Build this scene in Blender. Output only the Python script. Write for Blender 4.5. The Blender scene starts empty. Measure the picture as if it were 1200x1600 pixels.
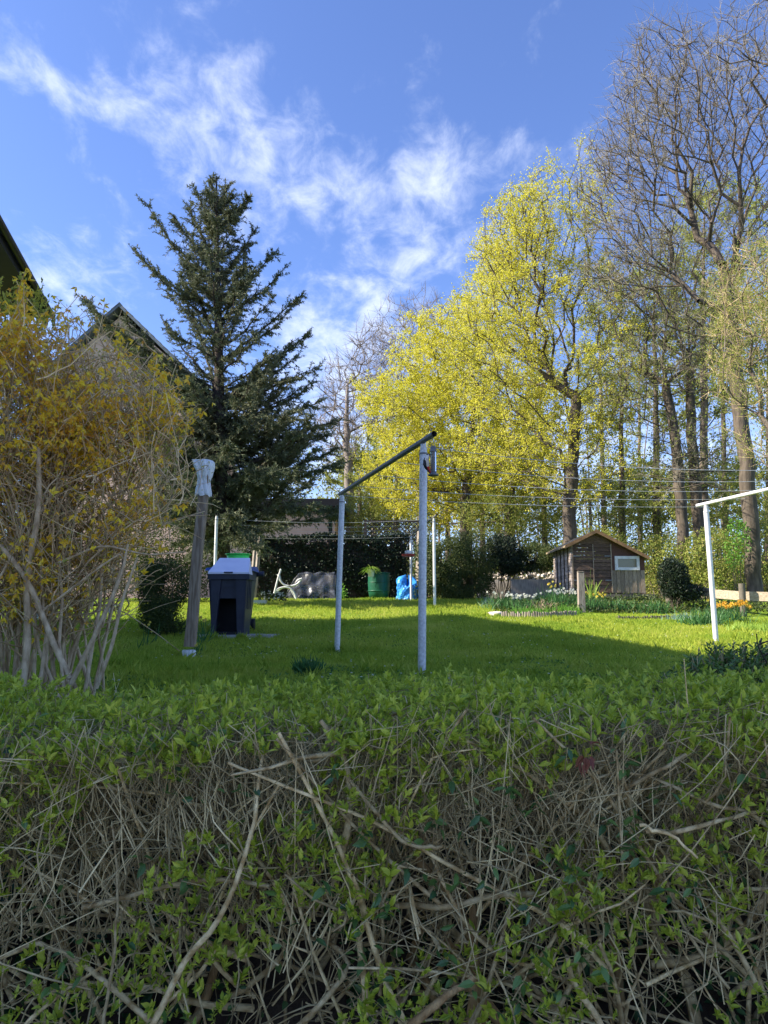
import bpy, math, random
import numpy as np
from mathutils import Vector
R = math.radians
rng = np.random.default_rng(7)
random.seed(7)
sc = bpy.context.scene
col = sc.collection

# ------------------------------------------------------------------ camera
EYE = 0.53                      # above the lawn; the camera stands on the lower pavement
PITCH = R(7.9)
FPX = 1155.6                    # focal length in pixels of the 1200x1600 picture
cam_d = bpy.data.cameras.new('camera'); cam = bpy.data.objects.new('camera', cam_d); col.objects.link(cam)
cam.location = (0, 0, EYE); cam.rotation_euler = (R(90) + PITCH, 0, 0)
cam_d.sensor_fit = 'VERTICAL'; cam_d.sensor_height = 36; cam_d.lens = 26
cam_d.clip_start = 0.05; cam_d.clip_end = 2000
sc.camera = cam

# ------------------------------------------------------------------ sun and sky
SUN_EL = R(36)
SUN_H = np.array([-0.99, -0.12])            # horizontal direction towards the sun: left, a little behind
SUN_H = SUN_H / np.linalg.norm(SUN_H)
tosun = Vector((SUN_H[0] * math.cos(SUN_EL), SUN_H[1] * math.cos(SUN_EL), math.sin(SUN_EL)))
sd = bpy.data.lights.new('sun', 'SUN'); sd.energy = 5.0; sd.angle = R(0.53); sd.color = (1.0, 0.90, 0.74)
so = bpy.data.objects.new('sun', sd); col.objects.link(so)
so.rotation_euler = tosun.to_track_quat('Z', 'Y').to_euler(); so.location = (-20, -5, 30)

world = bpy.data.worlds.new('World'); sc.world = world; world.use_nodes = True
def build_world():
    nt = world.node_tree; N = nt.nodes; L = nt.links
    for n in list(N): N.remove(n)
    out = N.new('ShaderNodeOutputWorld'); bg = N.new('ShaderNodeBackground'); bg.inputs['Strength'].default_value = 0.15
    sky = N.new('ShaderNodeTexSky'); sky.sky_type = 'NISHITA'; sky.sun_disc = False
    sky.sun_elevation = SUN_EL; sky.sun_rotation = math.atan2(SUN_H[0], SUN_H[1])
    sky.altitude = 100; sky.air_density = 1.0; sky.dust_density = 0.6; sky.ozone_density = 3.0
    tc = N.new('ShaderNodeTexCoord')
    sep = N.new('ShaderNodeSeparateXYZ'); L.new(tc.outputs['Generated'], sep.inputs[0])
    def M(op, a, b=None, c=None):
        n = N.new('ShaderNodeMath'); n.operation = op
        for i, v in enumerate((a, b, c)):
            if v is None: continue
            if isinstance(v, (int, float)): n.inputs[i].default_value = v
            else: L.new(v, n.inputs[i])
        return n.outputs[0]
    zc = M('MAXIMUM', sep.outputs[2], 0.03)
    # cloud layer seen in perspective: direction / height
    cx = M('DIVIDE', sep.outputs[0], M('ADD', zc, 0.12)); cy = M('DIVIDE', sep.outputs[1], M('ADD', zc, 0.12))
    comb = N.new('ShaderNodeCombineXYZ'); L.new(cx, comb.inputs[0]); L.new(cy, comb.inputs[1])
    def noise(scale, detail, rough, dist, rot=0.0, sx=1.0, off=0.0):
        mp = N.new('ShaderNodeMapping'); mp.inputs['Rotation'].default_value = (0, 0, rot)
        mp.inputs['Scale'].default_value = (sx, 1, 1); mp.inputs['Location'].default_value = (off, off * .7, 0)
        L.new(comb.outputs[0], mp.inputs['Vector'])
        n = N.new('ShaderNodeTexNoise'); n.inputs['Scale'].default_value = scale; n.inputs['Detail'].default_value = detail
        n.inputs['Roughness'].default_value = rough; n.inputs['Distortion'].default_value = dist
        L.new(mp.outputs[0], n.inputs['Vector']); return n.outputs['Fac']
    streak = noise(3.0, 8, .62, .5, R(35), 1.9)
    puff = noise(8.0, 8, .62, .35, R(20), 1.5, 3.1)
    # where this afternoon's cloud patches hang, as directions (x/y , z/y) in front of the garden
    ys = M('MAXIMUM', sep.outputs[1], 0.02)
    gx = M('DIVIDE', sep.outputs[0], ys); gz = M('DIVIDE', sep.outputs[2], ys)
    def blob(px, py, rx, ry, ang, w):
        u = (px - 600) / FPX; v = (800 - py) / FPX
        dy = math.cos(PITCH) - v * math.sin(PITCH); c = (u / dy, (math.sin(PITCH) + v * math.cos(PITCH)) / dy)
        a = R(ang)
        dx = M('SUBTRACT', gx, c[0]); dz = M('SUBTRACT', gz, c[1])
        p = M('ADD', M('MULTIPLY', dx, math.cos(a)), M('MULTIPLY', dz, math.sin(a)))
        q = M('SUBTRACT', M('MULTIPLY', dz, math.cos(a)), M('MULTIPLY', dx, math.sin(a)))
        k = M('ADD', M('POWER', M('DIVIDE', M('ABSOLUTE', p), rx / FPX * 1.15), 2), M('POWER', M('DIVIDE', M('ABSOLUTE', q), ry / FPX * 1.15), 2))
        return M('MULTIPLY', M('EXPONENT', M('MULTIPLY', k, -1)), w)
    tot = None
    for b in [(130, 140, 150, 42, -28, 1.2), (330, 130, 120, 60, -38, .95), (270, 215, 110, 60, -30, .6), (430, 250, 160, 85, -25, .75),
              (560, 300, 170, 70, 12, .66), (700, 270, 130, 100, 10, .66), (610, 420, 70, 60, 0, .72), (740, 390, 120, 70, 25, .6),
              (90, 440, 170, 75, 8, 1.0), (520, 500, 120, 70, 10, .95), (540, 600, 110, 90, 0, .75), (900, 230, 90, 40, 30, .35), (380, 350, 120, 50, 10, .5),
              (360, 6, 90, 18, 5, .4), (10, 40, 70, 26, 0, .45), (800, 730, 700, 150, 0, 1.15), (1300, 500, 200, 200, 0, .5)]:
        e = blob(*b); tot = e if tot is None else M('ADD', tot, e)
    fr = M('MULTIPLY', M('SUBTRACT', sep.outputs[1], 0.05), 6.0); frc = N.new('ShaderNodeClamp'); L.new(fr, frc.inputs[0])
    tot = M('ADD', M('MULTIPLY', tot, frc.outputs[0]), M('MULTIPLY', M('SUBTRACT', 1.0, frc.outputs[0]), 0.5))
    shape = M('ADD', M('MULTIPLY', streak, .52), M('MULTIPLY', puff, .68))          # about .6 mean
    dens = M('ADD', M('MULTIPLY', tot, .55), M('SUBTRACT', M('MULTIPLY', shape, 2.8), 1.84))
    mr = N.new('ShaderNodeMapRange'); mr.interpolation_type = 'SMOOTHSTEP'
    mr.inputs['From Min'].default_value = 0.02; mr.inputs['From Max'].default_value = 1.30
    mr.inputs['To Max'].default_value = 0.66; L.new(dens, mr.inputs[0])
    hs = N.new('ShaderNodeHueSaturation'); hs.inputs['Saturation'].default_value = 1.0; hs.inputs['Value'].default_value = 1.0
    L.new(sky.outputs[0], hs.inputs['Color'])
    tint = N.new('ShaderNodeMix'); tint.data_type = 'RGBA'; tint.blend_type = 'MULTIPLY'; tint.inputs[0].default_value = 1
    tint.inputs[7].default_value = SKY_TINT
    L.new(hs.outputs[0], tint.inputs[6])
    mix = N.new('ShaderNodeMix'); mix.data_type = 'RGBA'; L.new(mr.outputs[0], mix.inputs[0])
    L.new(tint.outputs[2], mix.inputs[6]); mix.inputs[7].default_value = CLOUD_COL
    L.new(mix.outputs[2], bg.inputs[0]); L.new(bg.outputs[0], out.inputs[0])
SKY_TINT = (.56, .60, .80, 1); CLOUD_COL = (4.1, 4.3, 4.7, 1)
build_world()
sc.view_settings.view_transform = 'Standard'; sc.view_settings.look = 'None'
sc.view_settings.exposure = 1.28; sc.view_settings.gamma = 1; sc.view_settings.use_curve_mapping = False
sc.cycles.max_bounces = 7; sc.cycles.diffuse_bounces = 4; sc.cycles.transparent_max_bounces = 12

# ------------------------------------------------------------------ surveying helpers
def ray(px, py):
    u = (px - 600) / FPX; v = (800 - py) / FPX
    return np.array([u, math.cos(PITCH) - v * math.sin(PITCH), math.sin(PITCH) + v * math.cos(PITCH)])
def w(px, py, Y):
    d = ray(px, py); return np.array([0, 0, EYE]) + d * (Y / d[1])
_gy = [-60, 2.35, 2.75, 3.35, 9.3, 14, 16, 18, 23, 25, 30, 60, 400]
_gz = [-.97, -.95, -.55, -.02, 0, .34, .46, .65, .97, 1.06, 1.15, 1.4, 2.0]
def g(x, y):
    x = np.asarray(x, float); y = np.asarray(y, float)
    z = np.interp(y, _gy, _gz)
    bump = .16 * np.exp(-(((x - 6) / 3.2) ** 2 + ((y - 20) / 2.4) ** 2))
    und = .02 * np.sin(x * 1.7 + y * .6) * np.sin(y * 1.1 - x * .4) * (y > 3.6)
    return z + bump + und
def gp(x, y, dz=0.0): return np.array([x, y, float(g(x, y)) + dz])
def px_x(px, Y): return (px - 600) / FPX * Y

# ------------------------------------------------------------------ materials
def nodes(name):
    m = bpy.data.materials.new(name); m.use_nodes = True
    nt = m.node_tree; b = nt.nodes['Principled BSDF']; return m, nt, b
def mat(name, c1, c2=None, scale=8, rough=.7, metal=0, bump=0, bscale=None, stretch=(1, 1, 1), spec=.35, detail=6, lo=.35, hi=.65, island=0):
    m, nt, b = nodes(name); N = nt.nodes; L = nt.links
    b.inputs['Roughness'].default_value = rough; b.inputs['Metallic'].default_value = metal
    b.inputs['Specular IOR Level'].default_value = spec
    tc = N.new('ShaderNodeTexCoord'); mp = N.new('ShaderNodeMapping'); mp.inputs['Scale'].default_value = stretch
    L.new(tc.outputs['Object'], mp.inputs[0])
    no = N.new('ShaderNodeTexNoise'); no.inputs['Scale'].default_value = scale; no.inputs['Detail'].default_value = detail
    L.new(mp.outputs[0], no.inputs['Vector'])
    mr = N.new('ShaderNodeMapRange'); mr.inputs[1].default_value = lo; mr.inputs[2].default_value = hi
    L.new(no.outputs['Fac'], mr.inputs[0])
    mx = N.new('ShaderNodeMix'); mx.data_type = 'RGBA'; L.new(mr.outputs[0], mx.inputs[0])
    mx.inputs[6].default_value = (*c1, 1); mx.inputs[7].default_value = (*(c2 or c1), 1)
    outc = mx.outputs[2]
    if island:
        ge = N.new('ShaderNodeNewGeometry'); oi = N.new('ShaderNodeObjectInfo')
        ad = N.new('ShaderNodeMath'); ad.operation = 'ADD'; L.new(ge.outputs['Random Per Island'], ad.inputs[0]); L.new(oi.outputs['Random'], ad.inputs[1])
        fr = N.new('ShaderNodeMath'); fr.operation = 'FRACT'; L.new(ad.outputs[0], fr.inputs[0])
        m2 = N.new('ShaderNodeMapRange'); m2.inputs[3].default_value = 1 - island; m2.inputs[4].default_value = 1 + island; L.new(fr.outputs[0], m2.inputs[0])
        hv = N.new('ShaderNodeHueSaturation'); L.new(outc, hv.inputs['Color']); L.new(m2.outputs[0], hv.inputs['Value']); outc = hv.outputs[0]
    L.new(outc, b.inputs['Base Color'])
    if bump:
        n2 = N.new('ShaderNodeTexNoise'); n2.inputs['Scale'].default_value = bscale or scale * 3; n2.inputs['Detail'].default_value = 5
        L.new(mp.outputs[0], n2.inputs['Vector'])
        bp = N.new('ShaderNodeBump'); bp.inputs['Strength'].default_value = bump; bp.inputs['Distance'].default_value = .02
        L.new(n2.outputs['Fac'], bp.inputs['Height']); L.new(bp.outputs[0], b.inputs['Normal'])
    return m
def leafmat(name, stops, trans=.4, rough=.5, spec=.3, patch=None):
    """colour picked per leaf from the stops; part of the light passes through the blade"""
    m, nt, b = nodes(name); N = nt.nodes; L = nt.links
    ge = N.new('ShaderNodeNewGeometry'); oi = N.new('ShaderNodeObjectInfo')
    ad = N.new('ShaderNodeMath'); ad.operation = 'ADD'; L.new(ge.outputs['Random Per Island'], ad.inputs[0]); L.new(oi.outputs['Random'], ad.inputs[1])
    fr = N.new('ShaderNodeMath'); fr.operation = 'FRACT'; L.new(ad.outputs[0], fr.inputs[0])
    src = fr.outputs[0]
    if patch:
        tc = N.new('ShaderNodeTexCoord'); no = N.new('ShaderNodeTexNoise'); no.inputs['Scale'].default_value = patch; no.inputs['Detail'].default_value = 3
        L.new(tc.outputs['Object'], no.inputs['Vector'])
        mr = N.new('ShaderNodeMapRange'); mr.inputs[1].default_value = .35; mr.inputs[2].default_value = .65; L.new(no.outputs['Fac'], mr.inputs[0])
        mm = N.new('ShaderNodeMix'); mm.inputs[0].default_value = .5; L.new(src, mm.inputs[2]); L.new(mr.outputs[0], mm.inputs[3]); src = mm.outputs[0]
    cr = N.new('ShaderNodeValToRGB'); el = cr.color_ramp.elements
    for i, c in enumerate(stops):
        p = i / max(1, len(stops) - 1)
        e = el[i] if i < 2 else el.new(p)
        e.position = p; e.color = (*c, 1)
    L.new(src, cr.inputs[0])
    b.inputs['Roughness'].default_value = rough; b.inputs['Specular IOR Level'].default_value = spec
    L.new(cr.outputs[0], b.inputs['Base Color'])
    tr = N.new('ShaderNodeBsdfTranslucent'); L.new(cr.outputs[0], tr.inputs[0])
    ms = N.new('ShaderNodeMixShader'); ms.inputs[0].default_value = trans
    L.new(b.outputs[0], ms.inputs[1]); L.new(tr.outputs[0], ms.inputs[2]); L.new(ms.outputs[0], N['Material Output'].inputs[0])
    return m

M_steel = mat('galvanised_steel', (.50, .51, .53), (.68, .69, .71), 45, .45, .15, .05, detail=3)
M_steel_dark = mat('dull_steel_pipe', (.12, .125, .13), (.20, .20, .21), 30, .5, .3, .05)
M_white_paint = mat('white_painted_steel', (.72, .73, .74), (.60, .61, .62), 20, .4, 0, .03)
M_wire = mat('plastic_coated_line', (.50, .52, .52), None, 5, .4)
M_postwood = mat('weathered_post_wood', (.20, .14, .095), (.36, .28, .21), 9, .85, 0, .35, 30, (5, 5, .5))
M_trellis = mat('silhouette_dark_lattice', (.035, .028, .022), (.06, .048, .038), 9, .85)  # silhouette darkness is put into this colour; the slats read dark against the trees
M_greywood = mat('grey_weathered_wood', (.20, .165, .14), (.36, .31, .26), 9, .85, 0, .3, 30, (4, 4, .6))
M_shed_dark = mat('dark_shed_board', (.075, .046, .030), (.16, .10, .068), 12, .8, 0, .3, 40, (1, 4, 6), island=.25)
M_shed_side = mat('pale_shed_board', (.30, .25, .22), (.42, .36, .32), 10, .85, 0, .2, 30, (1, 4, 6), island=.2)
M_shed_grey = mat('grey_shed_board', (.20, .15, .105), (.36, .28, .20), 14, .85, 0, .3, 40, (6, 4, .8), island=.25)
M_shed_red = mat('red_brown_board', (.085, .038, .028), (.13, .065, .045), 14, .8, 0, .2, 40, (6, 4, .8))
M_roof_felt = mat('mossy_roof_felt', (.22, .17, .11), (.34, .27, .17), 7, .95, 0, .4, 30)
M_verge = mat('orange_brown_verge_board', (.20, .11, .05), (.31, .18, .085), 9, .8, 0, .2)
M_glass, _nt, _b = nodes('window_glass'); _b.inputs['Base Color'].default_value = (.16, .15, .08, 1); _b.inputs['Roughness'].default_value = .06; _b.inputs['Specular IOR Level'].default_value = .8
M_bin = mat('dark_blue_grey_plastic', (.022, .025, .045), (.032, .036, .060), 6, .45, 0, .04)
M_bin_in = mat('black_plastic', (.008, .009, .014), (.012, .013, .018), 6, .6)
M_lid = mat('lilac_grey_plastic', (.68, .69, .86), (.75, .76, .92), 5, .4)
M_bluelid = mat('blue_plastic', (.012, .07, .30), (.02, .10, .38), 5, .4)
M_green_tub = mat('bright_green_plastic', (.07, .72, .12), (.10, .80, .16), 5, .35)
M_barrel = mat('dark_green_plastic', (.008, .075, .042), (.012, .10, .055), 5, .45)
M_tarp = mat('blue_tarpaulin', (.03, .24, .72), (.06, .34, .85), 8, .4, 0, .5, 14)
M_pot = mat('white_glazed_pot', (.62, .66, .64), (.72, .74, .72), 5, .4)
M_slab = mat('concrete_slab', (.30, .29, .27), (.42, .41, .38), 9, .9, 0, .3)
M_concrete_white = mat('whitewashed_concrete', (.60, .60, .60), (.74, .74, .73), 12, .9, 0, .3)
M_stone = mat('pale_field_stone', (.42, .37, .32), (.60, .54, .47), 7, .9, 0, .5, island=.3)
M_sawn = mat('pale_sawn_plank', (.30, .24, .17), (.48, .40, .30), 7, .8, 0, .2, 30, (.5, 4, 5))
M_sawn_dark = mat('old_fence_post', (.10, .085, .07), (.17, .15, .12), 12, .85, 0, .3, 30, (4, 4, .6))
M_house = mat('pale_turquoise_render', (.50, .66, .62), (.56, .72, .68), 3, .9, 0, .08, 60)
M_black = mat('black_bitumen_painted_wood', (.004, .004, .005), (.008, .008, .009), 6, .6)
M_gutter = mat('dark_grey_gutter', (.018, .018, .020), (.03, .03, .032), 6, .4)
M_tile = mat('dark_roof_tile', (.018, .017, .017), (.035, .032, .032), 9, .8, 0, .2)
M_slate = mat('blue_grey_slate', (.075, .095, .12), (.13, .155, .18), 5, .6, 0, .2, island=.3)
M_peach = mat('peach_render', (.56, .40, .31), (.62, .45, .35), 2, .9, 0, .08, 50)
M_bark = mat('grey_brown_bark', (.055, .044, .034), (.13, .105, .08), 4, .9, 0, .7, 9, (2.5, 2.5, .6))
M_bark_light = mat('pale_grey_bark', (.10, .08, .062), (.22, .18, .145), 4, .9, 0, .6, 9, (2.5, 2.5, .6))  # paler of the two grey bark tones
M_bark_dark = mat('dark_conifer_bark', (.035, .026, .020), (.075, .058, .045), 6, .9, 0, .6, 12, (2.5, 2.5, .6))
M_twig_tree = mat('fine_tree_twig', (.16, .145, .105), (.32, .29, .21), 3, .8, island=.3)
M_twig_pale = mat('pale_distant_twig', (.15, .13, .12), (.24, .21, .19), 3, .8, island=.3)
M_hbranch = mat('peeling_hedge_branch', (.34, .225, .085), (.78, .62, .32), 14, .8, 0, .4, 60, (2, 2, 2), island=.35)
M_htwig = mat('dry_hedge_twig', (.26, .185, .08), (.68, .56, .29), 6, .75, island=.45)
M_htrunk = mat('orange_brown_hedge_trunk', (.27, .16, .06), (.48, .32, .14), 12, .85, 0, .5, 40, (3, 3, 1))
M_fstem = mat('forsythia_stem', (.36, .25, .14), (.66, .51, .32), 18, .8, 0, .3, 60, (2, 2, .8))
M_ftwig = mat('forsythia_twig', (.42, .28, .14), (.74, .58, .35), 7, .8, island=.4)
L_hnew = leafmat('young_privet_leaf', [(.30, .40, .03), (.48, .56, .05), (.70, .74, .11), (.24, .36, .05)], .4, .42, .4)
L_hold = leafmat('old_privet_leaf', [(.045, .11, .028), (.08, .16, .035), (.14, .24, .05), (.035, .09, .028)], .15, .32, .5)
L_ivy = leafmat('bank_ivy_leaf', [(.018, .055, .02), (.035, .10, .03), (.05, .13, .04)], .15, .4, .5)
L_dead = leafmat('red_dead_leaf', [(.20, .06, .04), (.26, .10, .05)], .2, .7)
L_shrub = leafmat('dark_shrub_leaf', [(.06, .12, .022), (.10, .18, .03), (.17, .26, .05)], .2, .35, .5)
L_fflower = leafmat('forsythia_petal', [(.92, .62, .03), (.94, .76, .06), (.90, .50, .03), (.94, .84, .18)], .4, .6)
L_ffade = leafmat('faded_forsythia_petal', [(.86, .46, .06), (.88, .60, .12), (.70, .34, .07)], .35, .7)
L_fleaf = leafmat('young_forsythia_leaf', [(.28, .32, .05), (.42, .44, .08), (.55, .50, .09)], .4, .5)
L_maple = leafmat('maple_blossom_cluster', [(.42, .44, .04), (.57, .56, .055), (.74, .69, .085), (.36, .40, .05)], .45, .6, .2, patch=.5)
L_pale = leafmat('pale_spring_leaf', [(.27, .32, .07), (.40, .42, .10), (.22, .27, .06)], .45, .6, .2)
L_under = leafmat('undergrowth_leaf', [(.20, .26, .05), (.34, .36, .08), (.12, .19, .04), (.40, .36, .12)], .4, .6, .2)
L_bright = leafmat('bright_green_leaf', [(.10, .26, .03), (.18, .36, .05)], .4, .5)
L_con = leafmat('conifer_spray', [(.08, .11, .065), (.13, .16, .09), (.20, .205, .12), (.06, .09, .055)], .15, .65, .2, patch=.45)
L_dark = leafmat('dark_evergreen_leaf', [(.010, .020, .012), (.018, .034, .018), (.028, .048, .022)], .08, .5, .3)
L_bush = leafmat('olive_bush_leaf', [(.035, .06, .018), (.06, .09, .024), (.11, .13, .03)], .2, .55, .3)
L_grass = leafmat('grass_blade', [(.20, .32, .03), (.32, .42, .05), (.46, .52, .075), (.56, .56, .15)], .45, .55, .2, patch=.6)
L_weed = leafmat('lawn_weed_leaf', [(.10, .20, .03), (.16, .28, .05), (.07, .15, .03)], .35, .55)
L_strap = leafmat('daffodil_leaf', [(.05, .14, .04), (.08, .20, .06)], .3, .45)
L_grey = leafmat('blue_green_leaf', [(.16, .26, .22), (.22, .34, .28)], .3, .5)
P_white = leafmat('white_petal', [(.80, .80, .72), (.72, .74, .68)], .3, .6)
P_yellow = leafmat('yellow_petal', [(.85, .65, .06), (.80, .72, .20)], .3, .6)
P_orange = leafmat('orange_yellow_petal', [(.85, .45, .05), (.85, .60, .10)], .3, .6)
L_lime = leafmat('lime_plant_leaf', [(.25, .40, .05), (.36, .50, .09)], .4, .5)
L_rust = leafmat('dry_stalk', [(.36, .25, .18), (.45, .33, .26)], .2, .8)

# ------------------------------------------------------------------ mesh helpers
class Acc:
    def __init__(s): s.v = []; s.f3 = []; s.f4 = []; s.m3 = []; s.m4 = []; s.n = 0
    def add(s, v, f, mi=0):
        v = np.asarray(v, float).reshape(-1, 3); f = np.asarray(f, int)
        if len(f) == 0: return
        if f.shape[1] == 3: s.f3.append(f + s.n); s.m3.append(np.full(len(f), mi))
        else: s.f4.append(f + s.n); s.m4.append(np.full(len(f), mi))
        s.v.append(v); s.n += len(v)
    def build(s, name, mats, parent=None, smooth=False, loc=None):
        V = np.concatenate(s.v)
        if parent is not None and loc is None:
            V = V - np.array(parent.get('_w', (0, 0, 0)))
        if loc is not None: V = V - np.asarray(loc)
        F3 = np.concatenate(s.f3) if s.f3 else np.zeros((0, 3), int)
        F4 = np.concatenate(s.f4) if s.f4 else np.zeros((0, 4), int)
        me = bpy.data.meshes.new(name)
        me.vertices.add(len(V)); me.vertices.foreach_set('co', V.astype(np.float32).ravel())
        li = np.concatenate([F3.ravel(), F4.ravel()]); me.loops.add(len(li)); me.loops.foreach_set('vertex_index', li.astype(np.int32))
        n3, n4 = len(F3), len(F4); me.polygons.add(n3 + n4)
        st = np.concatenate([np.arange(n3) * 3, n3 * 3 + np.arange(n4) * 4]); me.polygons.foreach_set('loop_start', st.astype(np.int32))
        me.polygons.foreach_set('material_index', np.concatenate((s.m3 or [np.zeros(0)]) + (s.m4 or [np.zeros(0)])).astype(np.int32))
        me.polygons.foreach_set('use_smooth', np.full(n3 + n4, smooth))
        me.update(calc_edges=True)
        if not isinstance(mats, (list, tuple)): mats = [mats]
        for m in mats: me.materials.append(m)
        o = bpy.data.objects.new(name, me); col.objects.link(o)
        if parent is not None: o.parent = parent
        if loc is not None: o.location = tuple(loc)
        return o
def thing(name, label, cat, loc, group=None):
    o = bpy.data.objects.new(name, None); col.objects.link(o); o.location = tuple(float(a) for a in loc); o.empty_display_size = .2
    o['label'] = label; o['category'] = cat; o['_w'] = [float(a) for a in loc]
    if group: o['group'] = group
    return o
def tag(o, label, cat, group=None):
    o['label'] = label; o['category'] = cat
    if group: o['group'] = group
    return o
def kind(o, k): o['kind'] = k; return o
def unit(a): return a / np.maximum(np.linalg.norm(a, axis=-1, keepdims=True), 1e-9)

def tubes(acc, P, Rr, S=4, mi=0, cap=False):
    """P (N,K,3) paths, Rr (N,K) radii"""
    P = np.asarray(P, float); Rr = np.asarray(Rr, float)
    if P.ndim == 2: P = P[None]; Rr = Rr[None]
    N, K, _ = P.shape
    T = np.gradient(P, axis=1) if K > 2 else np.repeat(P[:, 1:] - P[:, :1], 2, axis=1)
    T = unit(T)
    ref = np.where(np.abs(T[:, :1, 2:3]) > .9, np.array([1., 0, 0]), np.array([0, 0, 1.]))
    ref = np.repeat(ref, K, axis=1)
    A = unit(np.cross(T, ref)); B = np.cross(T, A)
    th = np.arange(S) / S * 2 * np.pi
    V = P[:, :, None] + Rr[:, :, None, None] * (A[:, :, None] * np.cos(th)[:, None] + B[:, :, None] * np.sin(th)[:, None])
    idx = np.arange(N * K * S).reshape(N, K, S)
    a = idx[:, :-1]; b = idx[:, 1:]
    F = np.stack([a, np.roll(a, -1, 2), np.roll(b, -1, 2), b], -1).reshape(-1, 4)
    base = acc.n
    acc.add(V.reshape(-1, 3), F, mi)
    if cap:
        for e in (0, K - 1):
            c = P[:, e]; ring = V[:, e]
            vv = np.concatenate([c[:, None], ring], 1); k = np.arange(N)[:, None] * (S + 1)
            i = np.arange(S)
            f = np.stack([np.repeat(k, S, 1), k + 1 + i, k + 1 + (i + 1) % S], -1).reshape(-1, 3)
            acc.add(vv.reshape(-1, 3), f, mi)
def pipe(acc, a, b, r, S=12, mi=0): tubes(acc, np.array([[a, b]]), np.full((1, 2), r), S, mi, True)
def box(acc, lo, hi, mi=0, rot=None, ctr=None):
    lo = np.asarray(lo, float); hi = np.asarray(hi, float)
    V = np.array([[x, y, z] for z in (lo[2], hi[2]) for y in (lo[1], hi[1]) for x in (lo[0], hi[0])])
    if rot is not None:
        c = (lo + hi) / 2 if ctr is None else np.asarray(ctr); V = (V - c) @ np.asarray(rot).T + c
    acc.add(V, [[0, 2, 3, 1], [4, 5, 7, 6], [0, 1, 5, 4], [2, 6, 7, 3], [0, 4, 6, 2], [1, 3, 7, 5]], mi)
def hexa(acc, bot, top, mi=0):
    """bot, top: 4 corners each, same order"""
    acc.add(np.array(list(bot) + list(top)), [[3, 2, 1, 0], [4, 5, 6, 7], [0, 1, 5, 4], [1, 2, 6, 5], [2, 3, 7, 6], [3, 0, 4, 7]], mi)
def rz(a):
    c, s = math.cos(a), math.sin(a); return np.array([[c, -s, 0], [s, c, 0], [0, 0, 1]])
def ry(a):
    c, s = math.cos(a), math.sin(a); return np.array([[c, 0, s], [0, 1, 0], [-s, 0, c]])
def rx(a):
    c, s = math.cos(a), math.sin(a); return np.array([[1, 0, 0], [0, c, -s], [0, s, c]])
def lathe(acc, prof, c, S=20, mi=0):
    prof = np.asarray(prof, float); K = len(prof); th = np.arange(S) / S * 2 * np.pi
    V = np.stack([prof[:, 0:1] * np.cos(th) + c[0], prof[:, 0:1] * np.sin(th) + c[1], np.repeat(prof[:, 1:2], S, 1) + c[2]], -1)
    idx = np.arange(K * S).reshape(K, S); a = idx[:-1]; b = idx[1:]
    F = np.stack([a, np.roll(a, -1, 1), np.roll(b, -1, 1), b], -1).reshape(-1, 4); acc.add(V.reshape(-1, 3), F, mi)
def rdir(n, up=0.0, flat=1.0):
    d = rng.normal(size=(n, 3)); d[:, 2] = d[:, 2] * flat + up; return unit(d)
def leaves(acc, C, D, L, W, mi=0, fold=.25, droop=.15, rich=False, Nrm=None):
    """leaf blades: base C, direction D"""
    C = np.asarray(C, float); n = len(C)
    if n == 0: return
    D = unit(np.asarray(D, float)); L = np.broadcast_to(L, n)[:, None]; W = np.broadcast_to(W, n)[:, None]
    if Nrm is None:
        Nrm = rng.normal(size=(n, 3)); Nrm[:, 2] += .8
    S = unit(np.cross(D, Nrm)); U = np.cross(S, D)
    if not rich:
        mid = C + D * L * .45
        v = np.stack([C, mid + S * W * .5 + U * W * fold, C + D * L - U * L * droop, mid - S * W * .5 + U * W * fold], 1)
        k = np.arange(n)[:, None] * 4
        f = np.concatenate([k + np.array([0, 1, 2]), k + np.array([0, 2, 3])])
        acc.add(v.reshape(-1, 3), f, mi)
    else:
        m1 = C + D * L * .28; m2 = C + D * L * .62 - U * L * droop * .35
        v = np.stack([C, m1 + S * W * .42 + U * W * fold, m1, m1 - S * W * .42 + U * W * fold,
                      m2 + S * W * .40 + U * W * fold * .8, m2, m2 - S * W * .40 + U * W * fold * .8, C + D * L - U * L * droop], 1)
        k = np.arange(n)[:, None] * 8
        f3 = np.concatenate([k + np.array(t) for t in ([0, 1, 2], [0, 2, 3], [4, 7, 5], [5, 7, 6])])
        b0 = acc.n
        acc.add(v.reshape(-1, 3), f3, mi)
        f4 = np.concatenate([k + np.array(t) for t in ([1, 4, 5, 2], [2, 5, 6, 3])]) + b0
        acc.f4.append(f4); acc.m4.append(np.full(len(f4), mi))
def wiggle(P, amp):
    """random smooth displacement of paths (N,K,3), fixed at the start"""
    N, K, _ = P.shape
    st = rng.normal(size=(N, K, 3)) * np.asarray(amp).reshape(-1, 1, 1); st[:, 0] = 0
    return P + np.cumsum(st, axis=1)
def shoots(start, D, length, K=5, curve=.3, up=0.0, amp=.02):
    """curved shoots (N,K,3)"""
    n = len(start); t = np.linspace(0, 1, K)[None, :, None]
    D = unit(D); C = rng.normal(size=(n, 3)) * curve; C[:, 2] += up
    L = np.broadcast_to(length, n)[:, None, None]
    P = start[:, None] + D[:, None] * t * L + C[:, None] * (t ** 2) * L
    return wiggle(P, np.broadcast_to(length, n) * amp)

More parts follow.
